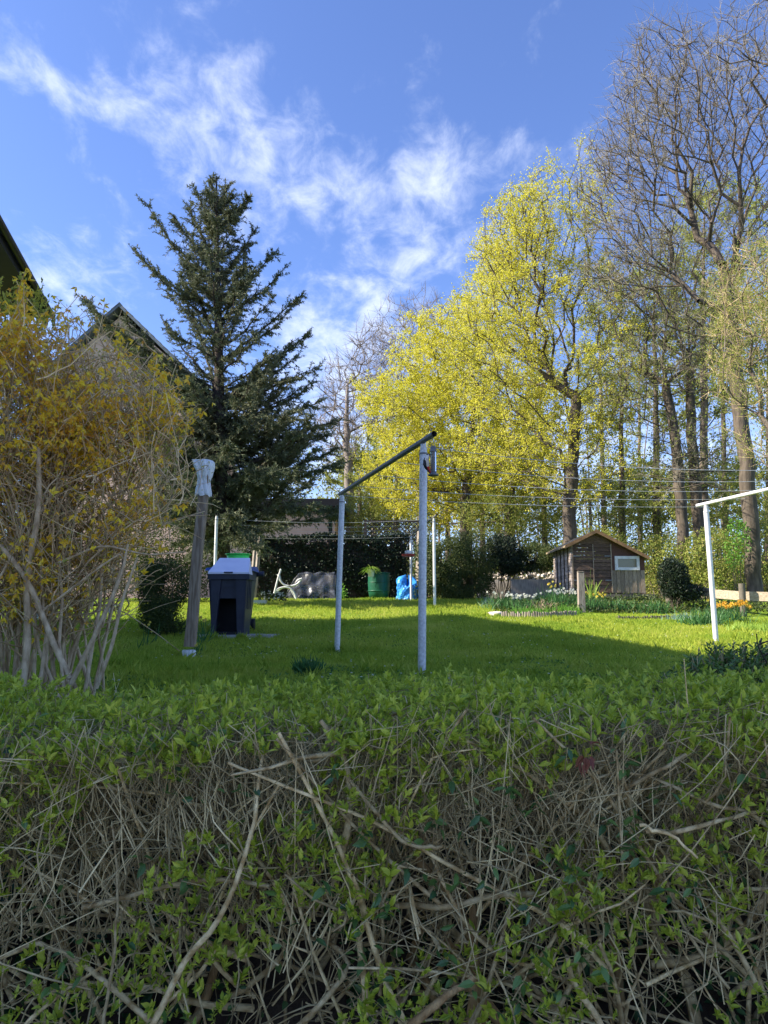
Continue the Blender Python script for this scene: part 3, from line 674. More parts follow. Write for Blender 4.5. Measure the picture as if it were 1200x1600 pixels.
def undergrowth():
    # what grows along the wood's edge, bush by bush
    rows = [(930, 30, 860, 60, 45, 'tangled yellow-green bush peeping over the shed ridge'), (1035, 26, 870, 42, 42, 'yellow-green bush touching the right wall of the shed'),
            (1110, 24, 865, 45, 45, 'pale leafy bush behind the white washing line post'), (1195, 26, 860, 50, 60, 'pale leafy bush behind the thick sunlit trunk'),
            (770, 32, 800, 60, 40, 'pale yellow-green bush rising behind the dark shrubs'), (840, 34, 810, 50, 45, 'light green bush left of the shed roof'),
            (640, 36, 815, 60, 30, 'yellow-green bush directly behind the trellis'), (555, 36, 810, 32, 40, 'yellow-green bush between house and trellis'), (990, 34, 820, 60, 50, 'yellow-green bush high behind the shed'),
            (1150, 32, 800, 70, 60, 'tall pale bush under the washing lines')]
    for (px, Y, py, rx_, ry_, lab) in rows:
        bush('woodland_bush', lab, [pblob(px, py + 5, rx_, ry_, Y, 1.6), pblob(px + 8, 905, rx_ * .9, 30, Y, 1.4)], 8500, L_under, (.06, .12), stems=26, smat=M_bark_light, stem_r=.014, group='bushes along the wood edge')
    bush('woodland_bush', 'brightest green leafy sapling beside the thick trunk', [pblob(1150, 850, 18, 45, 22, .6)], 900, L_bright, (.06, .11), stems=8, group='bushes along the wood edge')
    # far wood reading as one mass
    a = Acc(); n = 180000
    Yy = rng.uniform(48, 95, n); X = (rng.random(n) * 2 - 1) * Yy * .75; cl = np.sin(X * .7 + Yy * .3) + np.sin(X * 1.9 - Yy * .2) * .6
    hgt = (3.6 + cl * 1.2 + 8 * (rng.random(n) < .45)) * rng.random(n) ** .9; C = np.stack([X, Yy, g(X, Yy) + np.maximum(0, hgt)], 1)
    leaves(a, C, rdir(n), rng.uniform(.14, .28, n), rng.uniform(.12, .22, n), 0, .2, .1)
    n = 330; Yb = rng.uniform(46, 100, n); Xb = (rng.random(n) * 2 - 1) * Yb * .75; b0 = np.stack([Xb, Yb, g(Xb, Yb)], 1)
    tubes(a, shoots(b0, np.tile([0, 0, 1.], (n, 1)) + rng.normal(size=(n, 3)) * .04, rng.uniform(7, 15, n), 6, .05, 0, .01), np.linspace(1, .3, 6)[None] * rng.uniform(.04, .12, (n, 1)), 4, 1)
    kind(a.build('far_woodland', [L_under, M_bark_light]), 'stuff')
undergrowth()

# ------------------------------------------------------------------ dark conifer
def conifer():
    Y = 20.0
    base = gp(px_x(350, Y), Y, -.1)
    root = thing('conifer_tree', 'tall dark evergreen conifer standing before the peach house', 'tree', base)
    tp = np.array([w(*p, Y) for p in ((350, 915), (347, 800), (343, 650), (341, 500), (339, 400), (338, 275))]); tp[0] = base
    tt = np.linspace(0, 5, 26); T = np.stack([np.interp(tt, range(6), tp[:, k]) for k in range(3)], 1)
    a = Acc(); tubes(a, T[None], np.linspace(.24, .018, 26)[None], 10); a.build('trunk', M_bark_dark, root, True)
    def onT(py):
        z = w(340, py, Y)[2]; i = np.clip(np.interp(z, T[:, 2], np.arange(26)), 0, 25); return np.array([np.interp(i, range(26), T[:, k]) for k in range(3)])
    # (where it leaves the trunk, tip in the picture, depth offset)
    B = [(300, 330, 282, 0), (310, 356, 290, .2), (330, 388, 312, 0), (345, 300, 300, -.2), (380, 290, 312, .3), (430, 235, 322, 0), (400, 265, 350, .4), (380, 370, 340, -.4), (420, 400, 365, .3),
         (460, 215, 385, 0), (480, 240, 420, -.5), (440, 432, 395, .1), (470, 405, 410, -.6), (450, 300, 372, -.6), (500, 262, 460, .6), (480, 440, 420, .6), (540, 468, 462, 0), (540, 445, 480, .9), (520, 420, 450, -1),
         (600, 132, 452, .2), (590, 165, 520, .5), (585, 150, 500, -.2), (610, 190, 545, .1), (600, 230, 560, .6), (640, 225, 600, .2), (600, 195, 497, -.6), (580, 250, 510, .9), (620, 215, 560, -.9), (590, 484, 515, .2), (610, 492, 570, -.4), (620, 460, 540, 1.), (650, 480, 600, .8), (660, 500, 625, -.8),
         (690, 525, 655, 0), (700, 515, 690, .9), (710, 495, 670, -1.1), (730, 540, 700, .3), (740, 530, 735, -.8), (750, 480, 745, -1.4), (760, 538, 770, .6), (770, 500, 790, -1.2), (785, 520, 812, .2), (780, 275, 800, .3), (800, 270, 850, .8), (820, 300, 872, -.5), (800, 430, 850, -2.2), (815, 330, 885, 1.2), (760, 300, 790, 1.4), (700, 290, 720, -.5),
         (670, 230, 610, -.9), (700, 240, 660, .5), (720, 250, 720, -1.0), (760, 262, 770, .6), (790, 285, 830, -1.0), (790, 440, 815, -1.6), (800, 400, 835, -1.9), (640, 400, 600, -1.8), (560, 330, 500, -1.7),
         (520, 360, 460, -1.4), (640, 300, 590, -1.9), (700, 360, 690, -2.4), (740, 430, 720, -2.3), (780, 360, 800, -2.5), (700, 330, 660, 2.2), (600, 360, 540, 1.9), (760, 400, 760, 2.3), (480, 330, 400, -1.), (480, 350, 410, 1.1),
         (420, 340, 340, .7), (420, 335, 345, -.8), (560, 400, 520, -1.3), (600, 430, 560, -1.2), (660, 450, 640, -1.7), (690, 440, 600, .4), (730, 460, 680, .2), (360, 350, 300, .4), (360, 322, 305, -.4), (810, 320, 850, -1.5),
         (560, 275, 440, 0.), (590, 300, 470, .7), (530, 285, 400, .3), (500, 380, 400, .4), (520, 395, 430, .9)]
    br = Acc(); fo = Acc(); K = 12
    for _ in range(116):
        hy = random.uniform(300, 600) if _ < 26 else random.uniform(600, 825); hw = np.interp(hy, [280, 400, 560, 700, 800], [14, 70, 110, 150, 160]) * random.uniform(.35, .95) * random.choice([-1, 1])
        if hw < 0: hw *= .8
        dd = random.uniform(-1, 1) * np.interp(hy, [280, 800], [.4, 2.4]); B.append((hy, 341 + hw, hy - abs(hw) * random.uniform(.1, .75), dd))
    allC = []; allD = []; allL = []; allN = []
    for (sy, tx, ty, dy) in B:
        p0 = onT(sy + 25); p3 = w(tx, ty, Y + dy); L = np.linalg.norm(p3 - p0)
        mid = p0 + (p3 - p0) * .55; mid[2] -= .10 * L; t = np.linspace(0, 1, K)[:, None]
        P = (1 - t) ** 2 * p0 + 2 * t * (1 - t) * mid + t ** 2 * p3; P = wiggle(P[None], np.array([.012 * L]))[0]
        tubes(br, P[None], (np.linspace(1, .15, K) * (.012 + .013 * L))[None], 5)
        # secondary shoots, fanned flat and hanging
        ns = int((21 * L + 12) * (np.interp(sy, [300, 520, 640, 760], [1.0, .62, .85, 1.15])) * (1.9 if (tx < 240 and sy > 560) else 1)); ti = np.clip(rng.random(ns) ** .8, .10, 1); q = ti * (K - 1); i0 = np.minimum(q.astype(int), K - 2); fr = (q - i0)[:, None]
        S0 = P[i0] * (1 - fr) + P[i0 + 1] * fr; tan = unit(P[i0 + 1] - P[i0]); side = unit(np.cross(tan, np.array([0, 0, 1.]))) * np.where(rng.random(ns) < .5, 1, -1)[:, None]
        D = tan * .75 + side * rng.uniform(.3, 1.0, (ns, 1)) + rng.normal(size=(ns, 3)) * .22; D[:, 2] += rng.uniform(-.35, .25, ns)
        ln = rng.uniform(.18, .70, ns) * (1.05 - .45 * ti) * min(1.0, .55 + L * .18)
        SP = shoots(S0, D, ln, 5, .12, -.12, .03)
        tubes(br, SP, np.linspace(1, .3, 5)[None] * np.full((ns, 1), .006), 3)
        for k in range(1, 5):
            for rep in range(8):
                c = SP[:, k - 1] + (SP[:, k] - SP[:, k - 1]) * rng.random((ns, 1)); d = unit(SP[:, k] - SP[:, k - 1]) * .9 + rng.normal(size=(ns, 3)) * .55
                d[:, 2] -= .1; allC.append(c); allD.append(d); allL.append(rng.uniform(.05, .12, ns))
    br.build('branches', M_bark_dark, root)
    C = np.concatenate(allC); D = np.concatenate(allD); Ln = np.concatenate(allL)
    leaves(fo, C, D, Ln, Ln * .26, 0, .15, .15)
    n = 3500; C = T[rng.integers(8, 25, n)] + rng.normal(size=(n, 3)) * np.array([.16, .16, .2]); leaves(fo, C, rdir(n, .3), rng.uniform(.05, .10, n), .025, 0, .15, .1)
    print('conifer leaves', fo.n // 4)
    fo.build('crown', L_con, root)
conifer()

# ------------------------------------------------------------------ dark hedge and shrubs at the back
def leafy_block(name, label, x0, x1, y0, y1, ztop, n, lm, size, cat='hedge', wob=.12):
    xm, ym = (x0 + x1) / 2, (y0 + y1) / 2
    root = thing(name, label, cat, gp(xm, ym))
    a = Acc(); nx = 30; xs = np.linspace(x0 + .1, x1 - .1, nx)
    # inner woody mass: lumpy core
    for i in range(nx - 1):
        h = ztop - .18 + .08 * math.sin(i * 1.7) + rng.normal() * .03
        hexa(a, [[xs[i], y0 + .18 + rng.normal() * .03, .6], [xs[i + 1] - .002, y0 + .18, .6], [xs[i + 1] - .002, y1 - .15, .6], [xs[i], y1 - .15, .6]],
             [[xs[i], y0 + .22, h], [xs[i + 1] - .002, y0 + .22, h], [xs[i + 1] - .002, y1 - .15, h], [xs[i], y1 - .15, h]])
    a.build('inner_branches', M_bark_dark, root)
    u = rng.random(n); X = rng.uniform(x0, x1, n); zb = g(X, y0)
    face = u < .7
    Z = np.where(face, zb + (ztop - zb) * rng.random(n), ztop + rng.normal(size=n) * .03); Yv = np.where(face, y0 + rng.random(n) * .2, rng.uniform(y0, y1, n))
    Yv += wob * np.sin(X * 3 + Z * 4) * face; Z += .06 * np.sin(X * 2.2) + .04 * np.sin(X * 5.3) * (~face)
    a = Acc(); leaves(a, np.stack([X, Yv, Z], 1), rdir(n, .1), rng.uniform(*size, n), rng.uniform(*size, n) * .7, 0, .2, .15); a.build('foliage', lm, root)
    return root
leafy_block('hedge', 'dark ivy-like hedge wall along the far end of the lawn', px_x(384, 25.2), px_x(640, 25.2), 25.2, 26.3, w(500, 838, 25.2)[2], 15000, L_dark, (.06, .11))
YB = 23.5
bush('shrub', 'dark rounded evergreen shrub right of the blue bag', [pblob(700, 890, 42, 52, YB, .9), pblob(690, 925, 50, 26, YB, .9), pblob(668, 880, 26, 45, 24.6, .6)], 26000, L_bush, (.05, .09))
bush('shrub', 'olive brushy shrub with bright upper twigs beside the far pole', [pblob(735, 880, 44, 52, YB - .6, .9), pblob(732, 915, 42, 32, YB - .6, .9)], 26000, L_bush, (.04, .08), dirup=.5, lw=.4)
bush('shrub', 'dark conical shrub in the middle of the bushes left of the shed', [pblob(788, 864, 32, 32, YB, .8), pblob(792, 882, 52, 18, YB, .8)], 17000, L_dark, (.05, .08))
bush('shrub', 'low olive shrub close to the shed side', [pblob(835, 872, 38, 24, YB, .7), pblob(858, 868, 18, 18, 22.6, .5)], 12000, L_bush, (.04, .07))
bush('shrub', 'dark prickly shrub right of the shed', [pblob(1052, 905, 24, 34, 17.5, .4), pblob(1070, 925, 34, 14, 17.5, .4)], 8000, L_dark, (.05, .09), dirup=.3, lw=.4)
bush('shrub', 'big dark shrub filling the gap behind the box bush and leaning post', [pblob(262, 850, 60, 60, 21.5, 1.0), pblob(262, 905, 70, 40, 21.5, 1.0), pblob(315, 880, 26, 60, 21.5, .8), pblob(200, 870, 60, 70, 21.5, 1.0)], 15000, L_bush, (.05, .09))
bush('box_bush', 'clipped dark box bush left of the leaning wooden post', [pblob(258, 925, 42, 52, 11.9, .40), pblob(258, 960, 45, 34, 11.9, .42), pblob(238, 905, 22, 30, 11.9, .3)], 30000, L_bush, (.022, .040))
# ================================================================== NEAR HEDGE
def near_hedge():
    X0, X1 = -2.35, 2.35; YF, YR = 2.05, 2.95; ZT = .235; ZB = -.93
    root = thing('privet_hedge', 'tangled foreground privet hedge with fresh green shoots on top', 'hedge', (0, 2.5, -.93))
    def top(x): return ZT + .02 * np.sin(x * 3.1 + 1) + .015 * np.sin(x * 7.7) + .02 * np.maximum(0, np.asarray(x)) + .07 * np.maximum(0, np.asarray(x) - .75)
    # rooted trunks
    T = 0
    for i, x in enumerate(np.concatenate([np.linspace(X0, X1, 15) + rng.normal(size=15) * .08, [.36, .44]])):
        s = np.array([[x, 2.45 + rng.normal() * .12, ZB - .05]]); D = np.array([[rng.normal() * .25, rng.normal() * .1, 1.]])
        P = shoots(s, D, rng.uniform(.75, 1.0), 9, .12, 0, .035); a = Acc(); r = rng.uniform(.013, .026) * (1.35 if i >= 15 else 1)
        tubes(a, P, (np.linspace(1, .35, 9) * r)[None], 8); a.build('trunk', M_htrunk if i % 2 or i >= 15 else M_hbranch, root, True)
    # stout crooked branches, each one its own part
    nb = 285
    s = np.stack([rng.uniform(X0, X1, nb), YF + .03 + rng.random(nb) ** 1.6 * .6, ZB + .05 + rng.random(nb) * 1.0], 1)
    low = (s[:, 2] < -.45)
    an = np.where(low, rng.normal(0, .55, nb), rng.normal(1.2, .55, nb)) ; sg = np.where(rng.random(nb) < .5, 1, -1)
    D = np.stack([np.cos(an) * sg, rng.normal(size=nb) * .25, np.sin(an) + .1], 1)
    L = rng.uniform(.35, .95, nb); P = shoots(s, D, L, 11, .45, .12, .040)
    for _ in range(2): P[:, 1:-1] = (P[:, :-2] + 2 * P[:, 1:-1] + P[:, 2:]) / 4
    P[:, :, 2] -= np.maximum(0, (P[:, :, 2] - top(P[:, :, 0]) - rng.uniform(-.12, .02, (nb, 1))).max(1))[:, None]; P[:, :, 1] += np.maximum(0, YF - .05 - P[:, :, 1].min(1))[:, None]
    rr = rng.uniform(.0034, .0080, nb) * 1.12; rr[rng.random(nb) < .14] *= 1.6; rr[low] *= 1.35
    for i in range(nb):
        a = Acc(); tubes(a, P[i:i + 1], (np.linspace(1, .45, 11) * rr[i])[None], 5)
        # a side spur or two
        for q in range(2):
            k = rng.integers(2, 9); SPp = shoots(P[i:i + 1, k], rdir(1, .4), rng.uniform(.06, .22), 5, .3, .1, .04); tubes(a, SPp, (np.linspace(.75, .3, 5) * rr[i] * .8)[None], 4)
        a.build('branch', M_hbranch, root, True)
    # the long pale bowed branch that shows in front at the left, and a few more recognisable ones
    ax = Acc()
    def named(pts, Y, r0, r1, mt=M_hbranch):
        Q = np.array([w(a_, b_, Y + (c_ if True else 0)) for a_, b_, c_ in pts]); t = np.linspace(0, len(pts) - 1, 16)
        PP = np.stack([np.interp(t, range(len(pts)), Q[:, k]) for k in range(3)], 1); PP[1:-1] = (PP[:-2] + 2 * PP[1:-1] + PP[2:]) / 4
        PP = PP + rng.normal(size=PP.shape) * .0015
        a = Acc(); tubes(a, PP[None], np.linspace(r0, r1, 16)[None], 7); a.build('branch', mt, root, True)
    named([(236, 1605, .0), (290, 1500, .02), (345, 1435, .0), (375, 1360, .02), (400, 1280, .05), (410, 1180, .1)], 1.95, .0085, .0045)
    named([(130, 1420, .1), (220, 1395, .08), (290, 1378, .06), (345, 1374, .08), (420, 1385, .1)], 2.0, .007, .006)
    named([(528, 1195, .1), (575, 1255, .05), (620, 1310, .03), (655, 1325, .03), (690, 1322, .05)], 2.0, .0055, .005)
    named([(1205, 1262, .1), (1140, 1278, .03), (1060, 1300, .02), (1010, 1298, .05)], 2.0, .0045, .0075)
    named([(1000, 1290, .05), (1050, 1305, .02), (1090, 1340, .02)], 1.98, .005, .0035)
    named([(905, 1275, .12), (960, 1240, .08), (1020, 1210, .05), (1072, 1180, .05)], 2.0, .0065, .005)
    named([(620, 1415, .15), (700, 1418, .08), (770, 1400, .05), (850, 1395, .08)], 2.05, .009, .008)
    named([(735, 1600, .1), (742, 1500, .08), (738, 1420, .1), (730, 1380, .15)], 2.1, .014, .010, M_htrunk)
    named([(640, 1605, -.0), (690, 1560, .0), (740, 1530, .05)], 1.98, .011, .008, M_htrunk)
    named([(-5, 1500, .1), (60, 1470, .1), (120, 1500, .05), (180, 1545, .0), (240, 1600, .0)], 2.05, .006, .008)
    named([(160, 1605, .0), (178, 1500, .0), (185, 1400, .05), (176, 1290, .1)], 2.0, .0045, .003)
    # fine dry twigs: mass
    a = Acc()
    n = 5600; k = rng.random(n)
    s = np.stack([rng.uniform(X0, X1, n), YF + rng.random(n) ** 1.3 * (YR - YF), ZB + .12 + rng.random(n) ** .52 * 1.0], 1)
    D = np.stack([rng.normal(size=n) * .55, rng.normal(size=n) * .35 - .08, np.abs(rng.normal(size=n)) * .9 + .15], 1)
    lowm = s[:, 2] < -.5; D[lowm, 2] *= rng.normal(size=lowm.sum()) * .5; D[lowm, 0] *= 2
    L = rng.uniform(.12, .45, n); P = shoots(s, D, L, 7, .6, .12, .055); P[:, 1:-1] = (P[:, :-2] + 2 * P[:, 1:-1] + P[:, 2:]) / 4
    P[:, :, 2] -= np.maximum(0, (P[:, :, 2] - top(P[:, :, 0]) - rng.uniform(-.05, .03, (n, 1))).max(1))[:, None]; P[:, :, 1] += np.maximum(0, YF - .07 - P[:, :, 1].min(1))[:, None]
    tubes(a, P, np.linspace(1, .5, 7)[None] * rng.uniform(.0014, .0032, (n, 1)), 4)
    # crowded short vertical twigs under the clipped top
    n = 4800; s = np.stack([rng.uniform(X0, X1, n), YF - .02 + rng.random(n) ** 1.2 * (YR - YF), ZT - .34 + rng.random(n) * .3], 1)
    D = np.stack([rng.normal(size=n) * .38, rng.normal(size=n) * .3 - .05, np.ones(n)], 1); L = rng.uniform(.07, .22, n)
    P = shoots(s, D, L, 4, .35, 0, .06); P[:, :, 2] -= np.maximum(0, (P[:, :, 2] - top(P[:, :, 0]) - rng.uniform(-.02, .045, (n, 1))).max(1))[:, None]
    tubes(a, P, np.linspace(1, .6, 4)[None] * rng.uniform(.0012, .0022, (n, 1)), 3)
    tipsP = P[:, -1]
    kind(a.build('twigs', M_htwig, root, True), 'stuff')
    # leafy shoots
    def sprigs(acc, C, size, nl=(4, 9), spread=.75, up=1.0):
        n = len(C); ax_ = rdir(n, up * 1.6, .6)
        for q in range(nl[1]):
            keep = rng.random(n) < (1.0 if q < nl[0] else .55)
            f = q / nl[1]; an = rng.random(n) * 2 * np.pi if q % 2 == 0 else an + np.pi + rng.normal(size=n) * .2
            e1 = unit(np.cross(ax_, np.array([.3, .9, .1]))); e2 = np.cross(ax_, e1)
            d = e1 * np.cos(an)[:, None] + e2 * np.sin(an)[:, None]
            d = d * (spread * (1.1 - .8 * f)) + ax_ * (.45 + .7 * f)
            sz = size * rng.uniform(.7, 1.25, n) * (1.05 - .35 * abs(f - .4))
            b = C + ax_ * (f * size * .9)[:, None] if np.ndim(size) else C + ax_ * (f * size * .9)
            leaves(acc, b[keep], d[keep], sz[keep], sz[keep] * .46, 0, .22, .12, True, Nrm=ax_[keep] + rng.normal(size=(keep.sum(), 3)) * .15)
    a = Acc()
    n = 6600; X = rng.uniform(X0, X1, n); Yv = YF - .03 + rng.random(n) * (YR - YF + .08)
    C = np.stack([X, Yv, top(X) + rng.normal(size=n) * .022 - .012], 1); C[:, 2] -= np.maximum(0, .10 - (Yv - YF)) * .5
    C = C[np.sin(C[:, 0] * 9) * np.sin(C[:, 1] * 14 + C[:, 0] * 5) > rng.uniform(-1.6, -.3, n)]; sprigs(a, C, rng.uniform(.012, .036, len(C)) * rng.uniform(.8, 1.1, len(C)))
    n = 7600; X = rng.uniform(X0, X1, n); dz = rng.random(n) ** 1.75 * 1.0; C = np.stack([X, YF - .05 + rng.random(n) * .16, top(X) - .04 - dz], 1)
    f = np.sin(X * 6 + dz * 9) + np.sin(X * 13 + 2) * .6 > -.3; C = C[f]; sprigs(a, C, rng.uniform(.010, .033, len(C)), spread=.6)
    kind(a.build('young_leaves', L_hnew, root), 'stuff')
    # old leathery leaves: 300 single ones share one mesh
    am = Acc(); leaves(am, np.zeros((1, 3)), np.array([[1., 0, 0]]), .044, .021, 0, .12, .18, True, Nrm=np.array([[0, 0, 1.]])); proto = None
    spots = []
    for _ in range(75):
        r_ = random.random()
        if r_ < .7: px, py = random.gauss(840, 190), random.gauss(1330, 110)
        else: px, py = random.uniform(0, 1200), random.uniform(1130, 1590)
        if not (0 < px < 1210 and 1120 < py < 1600): px, py = random.uniform(0, 1200), random.uniform(1250, 1600)
        spots.append(w(px, py, 1.97 + random.random() * .12))
    cnt = 0
    for c in spots:
        a0 = random.random() * 6.28
        for q in range(4):
            if proto is None: proto = am.build('leaf', L_hold, None, loc=(0, 0, 0)); o = proto
            else: o = proto.copy(); col.objects.link(o)
            o.parent = root; o.location = Vector(c) + Vector((random.gauss(0, .006), random.gauss(0, .006), q // 2 * -.018)) - root.location
            o.rotation_euler = (random.gauss(-.5, .4), random.uniform(-.1, .7), a0 + q * math.pi / (1 if q % 2 else 1) + (q // 2) * 1.5 + random.gauss(0, .2)); s_ = random.uniform(.6, 1.1); o.scale = (s_, s_, s_); cnt += 1
    a = Acc(); n = 4200; C = np.stack([rng.uniform(X0, X1, n), YF - .04 + rng.random(n) ** 1.5 * (YR - YF), ZB + .1 + rng.random(n) ** .85 * 1.07], 1); C = C[np.sin(C[:, 0] * 5.3 + 2) + np.sin(C[:, 0] * 11 + C[:, 2] * 9) + np.sin(C[:, 2] * 7) > rng.uniform(-1.6, 1.2, n)]; n = len(C)
    leaves(a, C, rdir(n, 0, .6), rng.uniform(.022, .046, n), rng.uniform(.012, .021, n), 0, .12, .18, True); kind(a.build('old_leaves', L_hold, root), 'stuff')
    a = Acc(); c = w(915, 1178, 1.96); leaves(a, c + rng.normal(size=(7, 3)) * .010, rdir(7, -.8), np.full(7, .04), .018, 0, .3, .3, True); a.build('dead_leaves', L_dead, root)
near_hedge()
def bank_ivy():
    a = Acc(); n = 5200; y = rng.uniform(2.5, 3.4, n); x = rng.uniform(-2.5, 2.5, n); k = (np.sin(x * 3) + np.sin(x * 7 + y * 5) > -.9) ; x, y = x[k], y[k]; n = len(x)
    C = np.stack([x, y, g(x, y) + rng.uniform(.01, .07, n)], 1); D = rdir(n, .1, .5); D[:, 1] -= .4
    leaves(a, C, D, rng.uniform(.03, .055, n), rng.uniform(.025, .045, n), 0, .15, .15, True); kind(a.build('ivy_ground_cover', L_ivy), 'stuff')
bank_ivy()

# ------------------------------------------------------------------ shrub with long dark leaves inside the right end of the hedge
def right_shrub():
    blobs = [pblob(1130, 1052, 90, 30, 3.15, .22), pblob(1180, 1038, 60, 34, 3.2, .22), pblob(1128, 1016, 26, 14, 3.2, .12), pblob(1060, 1070, 60, 18, 3.1, .2), pblob(1220, 1040, 60, 40, 3.2, .2)]
    c = np.array(blobs[0][:3]); root = thing('laurel_shrub', 'dark glossy-leaved shrub poking above the hedge at right', 'shrub', gp(c[0], 3.2))
    A = inside(560, blobs); a = Acc(); st = np.stack([A[:, 0] * .6 + c[0] * .4, np.full(len(A), 3.2), A[:, 2] - .3], 1)
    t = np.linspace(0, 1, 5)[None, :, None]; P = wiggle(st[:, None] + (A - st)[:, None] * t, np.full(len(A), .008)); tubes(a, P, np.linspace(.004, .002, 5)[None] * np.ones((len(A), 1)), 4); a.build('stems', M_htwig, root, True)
    a = Acc()
    for q in range(9):
        n = len(A); an = q * 2.4 + rng.random(n) * .5; D = np.stack([np.cos(an), np.sin(an), np.full(n, .75)], 1) + rng.normal(size=(n, 3)) * .15
        leaves(a, A - np.array([0, 0, 1]) * (.006 * q), D, rng.uniform(.022, .038, n), rng.uniform(.008, .012, n), 0, .15, .15, True)
    a.build('foliage', L_shrub, root)
    root = thing('budding_twig', 'bare forked twig with dark buds at the right edge above the hedge', 'twig', w(1205, 1060, 2.9))
    for pts in ([(1205, 1045), (1192, 1025), (1184, 1008), (1182, 990)], [(1187, 1006), (1196, 1003), (1210, 998)], [(1192, 1025), (1205, 1018), (1215, 1016)], [(1187, 1008), (1190, 997)]):
        a = Acc(); P = np.array([w(*p, 2.9) for p in pts]); tubes(a, P[None], np.linspace(.0035, .002, len(pts))[None], 5, 0, True); a.build('shoot', M_bark_dark, root, True)
right_shrub()

# ------------------------------------------------------------------ forsythia
def forsythia():
    Y = 4.3; bx, by = px_x(70, Y), Y
    root = thing('forsythia_bush', 'big straggly forsythia bush with fading yellow blossom at the left', 'bush', gp(bx, by))
    tips = []
    blobs = [pblob(60, 620, 90, 130, Y, .55), pblob(180, 640, 100, 110, Y, .5), pblob(210, 760, 85, 90, Y, .5), pblob(60, 800, 110, 130, Y, .5), pblob(-60, 700, 90, 220, Y, .6), pblob(120, 900, 90, 90, Y, .4), pblob(20, 500, 60, 40, Y, .35), pblob(235, 640, 75, 85, Y, .45), pblob(262, 760, 55, 100, Y, .4), pblob(262, 640, 50, 60, Y, .4), pblob(225, 575, 60, 40, Y, .3)]
    ns = 40; A = inside(ns, [pblob(70, 560, 110, 90, Y, .5), pblob(200, 640, 90, 110, Y, .5), pblob(-40, 640, 100, 170, Y, .5), pblob(60, 700, 120, 90, Y, .5), pblob(230, 760, 55, 80, Y, .4)])
    st = np.stack([bx + rng.uniform(-.42, .42, ns), by + rng.normal(size=ns) * .16, np.full(ns, -.08)], 1); t = np.linspace(0, 1, 12)[None, :, None]
    ctrl = st * .5 + A * .5; ctrl[:, 2] += .25; P = (1 - t) ** 2 * st[:, None] + 2 * t * (1 - t) * ctrl[:, None] + t ** 2 * A[:, None]; P = wiggle(P, np.full(ns, .016))
    rs = rng.uniform(.006, .015, ns)
    for i in range(ns):
        a = Acc(); tubes(a, P[i:i + 1], (np.linspace(1, .28, 12) * rs[i])[None], 7); a.build('stem', M_fstem, root, True)
    for pts, r0, r1 in (([(0, 852), (40, 900), (62, 950), (85, 1010), (110, 1060)], .014, .016), ([(215, 870), (190, 940), (175, 1010), (150, 1075)], .006, .012), ([(90, 880), (160, 850), (230, 868), (290, 862)], .008, .003),
                        ([(30, 1100), (45, 1000), (40, 900), (62, 800), (60, 700)], .022, .012), ([(95, 1100), (150, 990), (190, 900), (200, 850)], .016, .006), ([(60, 960), (130, 905), (200, 855), (160, 980)], .007, .004)):
        Q = np.array([w(*p, Y - .35) for p in pts]); tt = np.linspace(0, len(pts) - 1, 14); PP = np.stack([np.interp(tt, range(len(pts)), Q[:, k]) for k in range(3)], 1); PP[1:-1] = (PP[:-2] + 2 * PP[1:-1] + PP[2:]) / 4
        a = Acc(); tubes(a, PP[None], np.linspace(r0, r1, 14)[None], 7); a.build('stem', M_fstem, root, True)
    # twigs
    a = Acc(); n = 2200; i = rng.integers(0, ns, n); k = rng.integers(3, 12, n); s = P[i, k] + rng.normal(size=(n, 3)) * .03
    n2 = 1200; s = np.concatenate([s, inside(n2, blobs)]); n += n2
    D = np.stack([rng.normal(size=n) * .6 + .15, rng.normal(size=n) * .5, np.abs(rng.normal(size=n)) * .6 + .15], 1); Ln = rng.uniform(.15, .55, n)
    TW = shoots(s, D, Ln, 7, .3, .15, .025)
    keep = TW[:, -1, 0] < px_x(326, Y) - .12 * rng.random(len(TW)); keep &= (TW[:, :, 2].max(1) - EYE) / Y < (960 - np.interp(TW[:, -1, 0] / Y * FPX + 600, [-200, 0, 130, 220, 320], [430, 455, 490, 535, 630]) + 12 * rng.normal(size=len(TW))) / FPX * 1.02
    TW = TW[keep]; n = len(TW)
    tubes(a, TW, np.linspace(1, .45, 7)[None] * rng.uniform(.0018, .0052, (n, 1)), 4); kind(a.build('twigs', M_ftwig, root, True), 'stuff')
    # blossoms hang from the twigs: four narrow petals
    E = TW[:, 2:].reshape(-1, 3)
    # clustering: prefer some twigs
    wt = (np.sin(E[:, 0] * 7.3 + E[:, 2] * 5.1) + np.sin(E[:, 0] * 3.1 - E[:, 2] * 8.2 + 1) + 2.6) ** 1.6 * (.35 + np.clip((E[:, 2] - .6) / 1.4, 0, 1)); wt *= np.clip(1.35 - (E[:, 1] - (Y - .55)) / .9, .05, 2) ** 1.5; wt /= wt.sum()
    def petals(acc, C, ax, size, mi=0):
        n = len(C); e1 = unit(np.cross(ax, np.array([.21, .4, .9]))); e2 = np.cross(ax, e1)
        for q in range(4):
            an = q * np.pi / 2 + .3; d = e1 * math.cos(an) + e2 * math.sin(an); leaves(acc, C, d * .8 + ax * .75, size, size * .42, mi, .25, -.15, False, Nrm=ax)
    am = Acc(); petals(am, np.zeros((1, 3)), np.array([[0, 0, -1.]]), np.array([.036])); o0 = am.build('blossom', L_fflower, None, loc=(0, 0, 0)); o0.parent = root
    S = E[rng.choice(len(E), 300, p=wt)]
    front = S[:, 1] > 99
